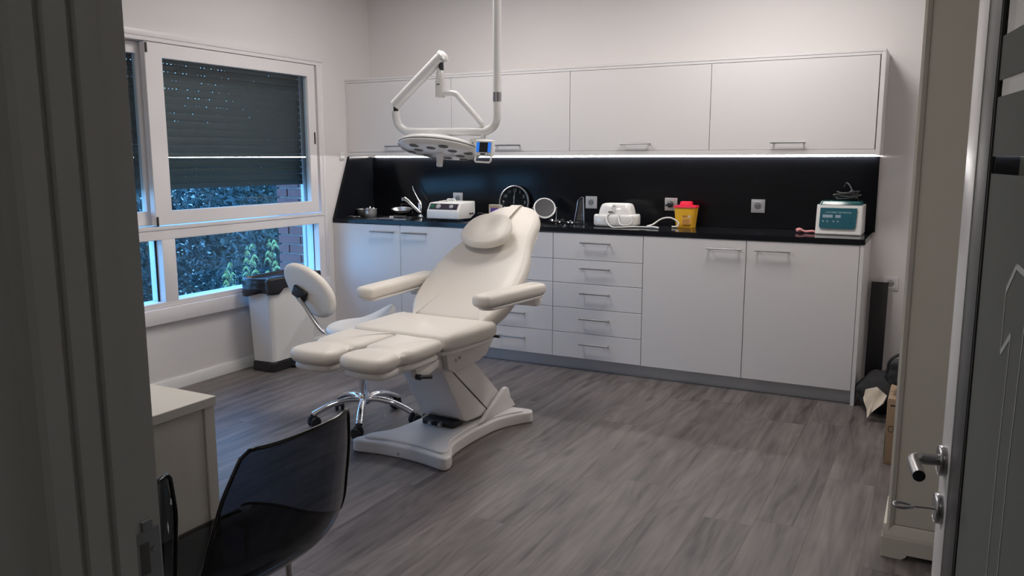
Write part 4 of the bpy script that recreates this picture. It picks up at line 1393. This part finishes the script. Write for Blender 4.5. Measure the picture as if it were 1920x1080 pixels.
for q in range(2):
    TB('outlet', 'black', vu, [(0.128, 0.085 - q * 0.03, 0.045), (0.136, 0.085 - q * 0.03, 0.043)], 0.006, 12)
bcl = thing('coiled_cable', 'black coiled cable behind the right side of the white vacuum unit', 'cable', (1.050, 0.335, ZW))
TB('loops', 'black', bcl, [(0.030 * math.cos(t_ * 0.7) * (1 + 0.2 * math.sin(t_ * 0.31)), 0.022 * math.sin(t_ * 0.7), 0.006 + 0.0016 * t_) for t_ in range(26)], 0.005, 8, 3)
# packet
pk = thing('printed_packet', 'small upright carton packet with purple and green print half behind the headrest', 'packet', (1.118, 0.400, ZW), R(-6))
BX('carton', 'packpale', pk, -0.047, 0.047, -0.018, 0.018, 0.0005, 0.102, 0.002)
BX('top_print', 'packtan', pk, -0.044, 0.044, -0.0188, -0.0182, 0.080, 0.098)
BX('purple_print', 'packpurple', pk, -0.030, 0.034, -0.0190, -0.0182, 0.050, 0.079)
BX('green_print', 'packgreen', pk, -0.028, 0.020, -0.0190, -0.0182, 0.028, 0.049)
# clock
ck_ = thing('clock', 'round black clock with pale numerals leaning on the splashback behind the headrest', 'clock', (1.252, 0.425, ZW + 0.119))
ck_.rotation_euler = (R(-7), 0, 0)
CF = RX(PI / 2)
LT('case', 'clockface', ck_, [(0, -0.010), (0.108, -0.010), (0.112, -0.004), (0.112, 0.005), (0, 0.005)], (0, 0, 0), CF, 48)
LT('bezel', 'steel', ck_, [(0.106, 0.0052), (0.107, 0.010), (0.112, 0.012), (0.1165, 0.009), (0.1175, 0.0), (0.1165, -0.009), (0.1125, -0.010), (0.1125, 0.0052)], (0, 0, 0), CF, 48)
for h_ in range(1, 13):
    a = PI / 2 - 2 * PI * h_ / 12
    text('numeral', 'numerals', ck_, str(h_), 0.030, Matrix.Translation((0.083 * math.cos(a), -0.0058, 0.083 * math.sin(a))) @ RX(PI / 2))
for nm_, L_, w_, ang_ in (('minute_hand', 0.072, 0.0022, 2), ('hour_hand', 0.045, 0.003, -4)):
    hnd = BX(nm_, 'numerals', ck_, -w_, w_, -0.0005, 0.0005, -0.010, L_, 0.0)
    hnd.matrix_local = Matrix.Translation((0, -0.0085 if L_ > 0.05 else -0.0072, 0)) @ RY(R(ang_))
LT('centre_cap', 'steel', ck_, [(0, 0.003), (0.005, 0.002), (0.005, 0)], (0, -0.0088, 0), CF, 14)
# round mirror on a wire stand
mr = thing('table_mirror', 'round tilted mirror in a white ring on a wire stand', 'mirror', (1.543, 0.30, ZW), R(30))
LT('base_ring', 'chrome', mr, [(0.055, 0.0), (0.068, 0.002), (0.070, 0.005), (0.055, 0.008), (0, 0.0085), (0, 0.0)], (0, 0, 0.0005))
TB('stand', 'chrome', mr, [(-0.078, 0, 0.096), (-0.082, 0.0, 0.060), (-0.092, 0.0, 0.006), (-0.060, -0.0, 0.006), (0.060, 0.0, 0.006), (0.076, 0.0, 0.006), (0.080, 0.0, 0.060), (0.078, 0.0, 0.096)], 0.0026, 8)
mh = RX(R(90 - 28)) @ Matrix.Diagonal((0.90, 0.90, 1, 1))
for nm_, mm, pr__ in (('mirror_ring', 'whiteplastic', [(0.071, 0.004), (0.074, 0.008), (0.080, 0.007), (0.083, 0.0), (0.080, -0.007), (0.074, -0.008), (0.071, -0.004)]), ('mirror_glass', 'mirrorglass', [(0, 0.003), (0.0715, 0.003), (0.0715, -0.003), (0, -0.003)])):
    bm = bmesh.new()
    lathe(bm, pr__ + ([pr__[0]] if nm_ == 'mirror_ring' else []), 40, Matrix.Translation((0, 0, 0.094)) @ mh)
    finish(bm, nm_, mm, mr)
for sx in (-1, 1):
    LT('pivot', 'steel', mr, [(0, 0.006), (0.005, 0.006), (0.005, -0.004), (0, -0.004)], (sx * 0.077, 0, 0.094), RY(PI / 2), 12)
# crumpled clear packet
bm = bmesh.new()
bmesh.ops.create_grid(bm, x_segments=22, y_segments=12, size=0.5)
for v in bm.verts:
    x_, y_ = v.co.x, v.co.y
    v.co = Vector((x_ * 0.20, y_ * 0.10, 0.006 + max(0, 0.014 * noise.noise(Vector((x_ * 5, y_ * 5, 2))) + 0.020 * abs(noise.noise(Vector((x_ * 8, y_ * 7, 9))))) + 0.022 * max(0, -x_)))
cp = finish(bm, 'clear_packet', 'clearplastic', None, ang=20)
cp.location = (1.712, 0.262, ZW)
cp.rotation_euler = (0, 0, R(-8))
tag(cp, 'crumpled clear plastic packet between the mirror and the acrylic stand', 'packet')
# acrylic stand
ac = thing('acrylic_stand', 'clear acrylic tapering stand of thin bars left of the nebuliser', 'stand', (1.812, 0.30, ZW))
BX('base', 'acrylic', ac, -0.050, 0.050, -0.035, 0.035, 0.0005, 0.006, 0.001, 1)
TB('bar', 'chrome', ac, [(-0.046, -0.02, 0.006), (-0.022, -0.02, 0.150)], 0.0022, 8)
TB('bar', 'chrome', ac, [(0.022, -0.02, 0.006), (0.016, -0.02, 0.172)], 0.0022, 8)
TB('bar', 'chrome', ac, [(-0.022, -0.02, 0.150), (0.002, -0.02, 0.172), (0.016, -0.02, 0.172)], 0.0020, 8)
PR('sheet', 'acrylic', ac, [(-0.044, 0.006), (0.022, 0.006), (0.016, 0.170), (-0.020, 0.150)], 'y', -0.008, -0.005, 0.0)
for q, (xx, hh) in enumerate(((-0.022, 0.055), (-0.008, 0.060))):
    LT('vial', 'acrylic', ac, [(0, 0.0), (0.0055, 0.0), (0.0055, hh * 0.8), (0.004, hh * 0.85), (0.004, hh), (0, hh)], (xx, 0.010, 0.0062), None, 12)
# nebuliser
nb = thing('nebuliser', 'glossy white rounded compressor nebuliser with tubing looped in front', 'nebuliser', (2.068, 0.265, ZW), R(4))
no = [(-0.138, -0.02), (-0.125, -0.085), (-0.07, -0.108), (0.03, -0.108), (0.10, -0.10), (0.138, -0.06), (0.140, 0.03), (0.11, 0.08), (0.0, 0.095), (-0.11, 0.08)]
no2 = [(-0.112, 0.0), (-0.098, -0.070), (-0.04, -0.094), (0.05, -0.092), (0.100, -0.075), (0.112, -0.02), (0.108, 0.04), (0.07, 0.070), (0.0, 0.075), (-0.08, 0.065)]
A_ = [Vector((p.x, p.y, 0)) for p in catmull([(a, b, 0) for a, b in no], 6, True)]
B_ = [Vector((p.x, p.y, 0)) for p in catmull([(a, b, 0) for a, b in no2], 6, True)]
bm = bmesh.new()
ly = []
for f_, mixf, z_ in ((0.93, 0, 0.0005), (0.985, 0, 0.006), (1.0, 0, 0.016), (1.0, 0, 0.058), (0.985, 0, 0.068), (0.95, 0, 0.073), (0.99, 1, 0.0735), (0.97, 1, 0.090), (0.92, 1, 0.112), (0.86, 1, 0.128), (0.80, 1, 0.137), (0.74, 1, 0.1395), (0.68, 1, 0.134), (0.60, 1, 0.131)):
    src_ = B_ if mixf else A_
    ly.append([bm.verts.new((p.x * f_, p.y * f_, z_)) for p in src_])
for a_, b_ in zip(ly, ly[1:]):
    n_ = len(a_)
    for i_ in range(n_):
        bm.faces.new((a_[i_], a_[(i_ + 1) % n_], b_[(i_ + 1) % n_], b_[i_]))
bm.faces.new(ly[0][::-1])
bm.faces.new(ly[-1])
finish(bm, 'body', 'enamel', nb, ang=60)
LT('air_outlet', 'enamel', nb, [(0, 0.020), (0.010, 0.018), (0.012, 0.010), (0.007, 0.006), (0.007, -0.03), (0, -0.03)], (0.006, -0.094, 0.120), None, 16)
BX('badge', 'greyhole', nb, -0.030, -0.002, -0.1005, -0.098, 0.086, 0.096)
TB('tubing', 'cable', nb, [(-0.020, -0.105, 0.080), (-0.035, -0.120, 0.062), (-0.02, -0.150, 0.030), (0.02, -0.185, 0.006), (0.07, -0.185, 0.005), (0.11, -0.150, 0.006), (0.17, -0.12, 0.006), (0.24, -0.125, 0.006), (0.30, -0.160, 0.006), (0.285, -0.150, 0.010), (0.22, -0.115, 0.012)], 0.0046, 8, 7)
TB('tubing', 'cable', nb, [(0.040, -0.108, 0.085), (0.042, -0.125, 0.050), (0.06, -0.140, 0.020), (0.095, -0.140, 0.014), (0.125, -0.122, 0.030), (0.130, -0.112, 0.070)], 0.0042, 8, 7)
tl = thing('white_cable', 'stiff white cable arching over the worktop between nebuliser and yellow bin', 'cable', (2.33, 0.24, ZW), 0)
TB('lead', 'cable', tl, [(-0.040, -0.045, 0.009), (-0.012, -0.020, 0.020), (0.030, 0.01, 0.052), (0.085, 0.015, 0.060), (0.130, 0.02, 0.035), (0.128, 0.015, 0.010), (0.095, 0.012, 0.006)], 0.0052, 10, 7)
bm = bmesh.new()
bmesh.ops.create_grid(bm, x_segments=20, y_segments=10, size=0.5)
for v in bm.verts:
    x_, y_ = v.co.x, v.co.y
    v.co = Vector((x_ * 0.15, y_ * 0.09, 0.003 + 0.012 * abs(noise.noise(Vector((x_ * 7, y_ * 7, 4))))))
cp2 = finish(bm, 'clear_mask', 'clearplastic', None, ang=20)
cp2.location = (2.365, 0.345, ZW)
tag(cp2, 'flattened clear plastic wrapper under the arched white cable', 'wrapper')
# sharps container
sh_ = thing('sharps_container', 'yellow sharps container with red lid and printed label', 'container', (2.490, 0.330, ZW), R(0))


def rrect(hx, hy, r, n_=4):
    out_ = []
    for cx_, cy_, a0 in ((hx - r, hy - r, 0), (-hx + r, hy - r, 90), (-hx + r, -hy + r, 180), (hx - r, -hy + r, 270)):
        for k_ in range(n_ + 1):
            a_ = R(a0 + 90 * k_ / n_)
            out_.append((cx_ + r * math.cos(a_), cy_ + r * math.sin(a_)))
    return out_


loft('tub', 'yellow', sh_, rrect(0.052, 0.045, 0.014), 0.0005, rrect(0.064, 0.055, 0.016), 0.122, 0.0)
loft('rim_band', 'red', sh_, rrect(0.068, 0.059, 0.018), 0.1225, rrect(0.066, 0.057, 0.017), 0.134, 0.0)
loft('lid', 'red', sh_, rrect(0.036, 0.034, 0.012), 0.1345, rrect(0.032, 0.030, 0.012), 0.158, 0.002)
lbm = Matrix.Translation((0.016, -0.0512, 0.062)) @ RX(R(-4.9))
lb_ = BX('label_print', 'label', sh_, -0.026, 0.030, -0.0006, 0.0002, -0.040, 0.044)
lb_.matrix_local = lbm
# generic biohazard trefoil: three rings and a hub
for k_ in range(3):
    a_ = R(90 + 120 * k_)
    bm = bmesh.new()
    lathe(bm, [(0.0045, 0.0), (0.0045, 0.0006), (0.0085, 0.0006), (0.0085, 0.0)], 20, Matrix.Translation((-0.010 + 0.007 * math.cos(a_), -0.0007, 0.014 + 0.007 * math.sin(a_))) @ RX(PI / 2))
    finish(bm, 'trefoil_ring', 'brown', lb_)
PR('warning_diamond', 'packpale', lb_, [(0.006, 0.014), (0.017, 0.027), (0.028, 0.014), (0.017, 0.001)], 'y', -0.0012, -0.0007)
for k_ in range(5):
    BX('print_line', 'brown', lb_, -0.022, 0.024 - 0.006 * (k_ % 2), -0.0010, -0.0007, -0.012 - k_ * 0.006, -0.0095 - k_ * 0.006)
# pink strap
pkx = TB('pink_tourniquet', 'pink', None, [(3.150, 0.250, ZW + 0.014), (3.165, 0.262, ZW + 0.022), (3.185, 0.255, ZW + 0.012), (3.160, 0.240, ZW + 0.010), (3.175, 0.235, ZW + 0.020), (3.200, 0.245, ZW + 0.009), (3.235, 0.255, ZW + 0.012), (3.252, 0.262, ZW + 0.008)], 0.0078, 8, 6, flat=0.8)
tag(pkx, 'pink rubber strap bundled beside the centrifuge', 'strap')
# centrifuge
ce = thing('centrifuge', 'white bench centrifuge with teal control panel and dark teal lid', 'centrifuge', (3.378, 0.310, ZW))
ca_ = rrect(0.120, 0.112, 0.010)
cb2 = rrect(0.119, 0.098, 0.010)
cb2 = [(x_, y_ + 0.012) for x_, y_ in cb2]
loft('housing', 'whiteplastic', ce, ca_, 0.006, cb2, 0.162, 0.0)
BX('foot_skirt', 'whiteplastic', ce, -0.118, 0.118, -0.110, 0.108, 0.0005, 0.0055, 0.002)
loft('lid', 'tealdark', ce, [(x_, y_ + 0.012) for x_, y_ in rrect(0.112, 0.090, 0.02)], 0.1625, [(x_, y_ + 0.014) for x_, y_ in rrect(0.104, 0.080, 0.02)], 0.183, 0.003)
PM = Matrix.Translation((-0.004, -0.1055, 0.086)) @ RX(R(-9.5))
pts_ = [(-0.094, 0.062), (0.096, 0.062), (0.092, -0.042), (0.083, -0.052), (-0.086, -0.052), (-0.096, -0.042)]
cpn = PR('control_panel', 'teal', ce, pts_, 'y', -0.0026, -0.0008)
cpn.matrix_local = PM
for x0_, x1_ in ((-0.080, -0.028), (-0.014, 0.014)):
    BX('display', 'lcd', cpn, x0_, x1_, -0.0036, -0.0027, 0.008, 0.024)
for q, xx in enumerate((-0.076, -0.054, -0.022, 0.000)):
    LT('button', 'lcd', cpn, [(0, 0.001), (0.0048, 0.001), (0.0048, 0)], (xx, -0.0027, -0.012), RX(PI / 2), 12)
for zz_ in (0.012, -0.012):
    BX('button', 'teal', cpn, 0.058, 0.074, -0.0040, -0.0027, zz_ - 0.007, zz_ + 0.007, 0.001, 1)
text('printed_text', 'print', cpn, 'LOW SPEED CENTRIFUGE', 0.0115, Matrix.Translation((0.0, -0.0030, 0.037)) @ RX(PI / 2), 0.0002)
cc = thing('power_lead', 'black power lead coiled on top of the centrifuge lid', 'cable', (3.405, 0.330, ZW + 0.1835))
random.seed(9)
TB('loops', 'rubber', cc, [((0.062 + 0.012 * math.sin(t_ * 1.3)) * math.cos(t_ * 0.8) - 0.005, 0.048 * math.sin(t_ * 0.8), 0.006 + 0.0014 * t_ + 0.004 * math.sin(t_ * 2.1)) for t_ in range(34)], 0.0042, 8, 3)
TB('plug', 'black', cc, [(0.0, 0.0, 0.030), (0.02, 0.0, 0.044), (0.03, 0.0, 0.056)], [0.010, 0.013, 0.010], 12)
TB('tail', 'rubber', cc, [(0.02, 0.03, 0.050), (0.0, 0.06, 0.085), (-0.02, 0.085, 0.095), (-0.03, 0.09, 0.07)], 0.004, 8, 5)

# ------------------------------------------------------------------ outside the window
gr = structure(BX('outdoor_ground', 'ground', None, -30, -0.26, -18, 18, -3.2, -3.0))
# brick outer leaf of the wall at the right of the window, bricks laid one by one round its corner
pier = thing('brick_pier', 'red brick reveal and pier outside at the right edge of the window', 'brick pier', (0, 0, 0))
BX('core', 'mortar', pier, -0.420, -0.252, WYO, 0.50, -3.0, 2.9)
BX('reveal_bed', 'mortar', pier, -0.2515, -0.103, WY1 + 0.012, WYO - 0.0005, WZ0 + 0.001, WZ1 - 0.001)
bc = {}
course = 0
zz = 0.3
while zz < 2.0:
    xx = -0.432 - (0.0 if course % 2 == 0 else 0.11)
    while xx < -0.110:
        a_, b_ = max(xx, -0.432), min(xx + 0.205, -0.104)
        inside = b_ > -0.252
        if inside and (zz < WZ0 or zz + 0.056 > WZ1 - 0.001):
            b_ = min(b_, -0.253)
        if b_ - a_ > 0.03:
            dpt = WYO - WY1 - 0.001
            key = round(b_ - a_, 3)
            if key not in bc:
                bk_ = BX('brick', 'brick', pier, 0, b_ - a_, 0, dpt, 0, 0.056, 0.002, 1)
                bc[key] = bk_.data
            else:
                bk_ = bpy.data.objects.new('brick', bc[key])
                COL.objects.link(bk_)
                bk_.parent = pier
            bk_.location = (a_, WY1, zz)
        xx += 0.217
    zz += 0.068
    course += 1


def leafball(bm, c, r, n_, ls, seed, mi=0):
    rnd = random.Random(seed)
    for _ in range(n_):
        d = Vector((rnd.gauss(0, 1), rnd.gauss(0, 1), rnd.gauss(0, 1))).normalized()
        rad = (0.55 + 0.45 * rnd.random() ** 0.5)
        p = Vector(c) + Vector((d.x * r[0], d.y * r[1], d.z * r[2])) * rad
        q = Matrix.Rotation(rnd.uniform(0, 6.28), 3, Vector((rnd.uniform(-1, 1), rnd.uniform(-1, 1), rnd.uniform(-1, 1))).normalized())
        s_ = ls * rnd.uniform(0.6, 1.3)
        vs = [bm.verts.new(p + q @ Vector(v)) for v in ((-s_, 0, 0), (0, -s_ * 0.4, s_ * 0.12), (s_, 0, 0), (0, s_ * 0.4, s_ * 0.12))]
        f = bm.faces.new(vs)
        f.material_index = mi


def tree(loc, h, r, leaf, nleaf, ls, label, seed, blobs=9):
    t = thing('tree', label, 'tree', loc, 0, 'trees outside the window')
    rnd = random.Random(seed)
    TB('trunk', 'bark', t, [(0, 0, 0), (0.1, 0.05, h * 0.35), (0.0, 0.1, h * 0.7)], [0.16, 0.12, 0.05], 10)
    bm = bmesh.new()
    for k_ in range(blobs):
        a_ = rnd.uniform(0, 6.28)
        rr = r * rnd.uniform(0.1, 0.75)
        leafball(bm, (rr * math.cos(a_), rr * math.sin(a_), h * rnd.uniform(0.28, 0.95)), (r * 0.55, r * 0.55, h * 0.18), nleaf // blobs, ls, seed * 31 + k_)
    cr_ = finish(bm, 'crown', leaf, t, smooth=False)
    cr_['kind'] = 'stuff'
    return t


tree((-5.0, 2.3, -3.0), 4.9, 1.35, 'leafdark', 12000, 0.055, 'dark tree seen through the left half of the window', 3, 12)
tree((-5.3, 5.4, -3.0), 5.2, 1.35, 'leafdark', 12000, 0.055, 'dark tree outside close to the brick pier', 5, 12)
tree((-8.8, 4.4, -3.0), 6.6, 1.6, 'leafmid', 12000, 0.075, 'mid green tree farther off between the two dark trees', 11, 12)
tree((-9.0, 8.2, -3.0), 6.6, 1.6, 'leafmid', 12000, 0.080, 'mid green tree farther off beside the brick pier', 13, 12)
hb = bmesh.new()
for k_ in range(28):
    leafball(hb, (-12.2 + 0.4 * math.sin(k_ * 2.0), -12.0 + k_ * 1.1, -1.3 + 0.35 * math.sin(k_ * 1.3)), (0.9, 1.2, 2.0), 1300, 0.10, 500 + k_)
hg = finish(hb, 'hedge', 'leafdark', None, smooth=False)
tag(hg, 'long dark hedge closing the garden behind the trees', 'hedge', None, 'stuff')
tree((-6.0, -1.4, -3.0), 5.0, 1.5, 'leafmid', 9000, 0.075, 'mid green tree standing farthest left outside the window', 21, 12)
# bright young shoots close to the glass
SP = [((-1.30, 0.22, 0.43), 0.15, 'small bright green shoot lowest at the left, near the sill'),
      ((-1.30, 0.46, 0.55), 0.19, 'bright green shoot in the middle, just left of the bin liner'),
      ((-1.32, 0.735, 0.58), 0.17, 'bright green shoot at the right, rising above the bin liner')]
for q, ((fx, fy, fz), fr_, lab) in enumerate(SP):
    f_ = thing('young_plant', lab, 'plant', (fx, fy, -3.0), 0, 'young plants outside the lower window')
    top = 3.0 + fz
    rnd = random.Random(60 + q)
    TB('stem', 'bark', f_, [(0, 0, 0), (0.02, 0.01, top * 0.6), (0, 0, top - 0.01)], [0.014, 0.010, 0.003], 8)
    bm = bmesh.new()
    nf = 15
    for k_ in range(nf):
        a_ = k_ * 2.4 + rnd.uniform(-0.3, 0.3)
        lvl = k_ / nf
        d = Vector((math.cos(a_) * 0.62, math.sin(a_) * 0.62, 0))
        sd = Vector((-math.sin(a_), math.cos(a_), 0))
        ln3 = fr_ * (0.45 + 0.6 * lvl)
        z0_ = top - lvl * fr_ * 2.1 + rnd.uniform(-0.02, 0.02)
        ln3 *= rnd.uniform(0.75, 1.25)
        for t_ in range(10):
            u_ = (t_ + 1) / 10
            p = Vector((0, 0, z0_)) + d * ln3 * u_ + Vector((0, 0, fr_ * (0.42 * math.sin(u_ * 2.6) - 0.30 * u_ * u_)))
            for s_ in (-1, 1):
                lw = 0.036 * math.sin(PI * (0.15 + 0.8 * u_)) * rnd.uniform(0.8, 1.15)
                e1 = p + sd * s_ * lw * 0.75 + d * 0.012 - Vector((0, 0, lw * 0.75))
                m1_ = (p + e1) / 2
                vs = [bm.verts.new(p), bm.verts.new(m1_ - d * 0.008), bm.verts.new(e1), bm.verts.new(m1_ + d * 0.008)]
                bm.faces.new(vs)
    lf_ = finish(bm, 'foliage', 'leafbright', f_, smooth=False)
    lf_['kind'] = 'stuff'
hs = thing('garden_house', 'pale house wall glimpsed between the trees under the shutter', 'house', (-17.5, 14.0, -3.0))
BX('wall', 'outwall', hs, -2, 2, -1.6, 1.6, 0, 4.2)
PR('roof', 'rooftile', hs, [(-2.0, 4.201), (2.0, 4.201), (0, 5.4)], 'x', -2.3, 2.3)
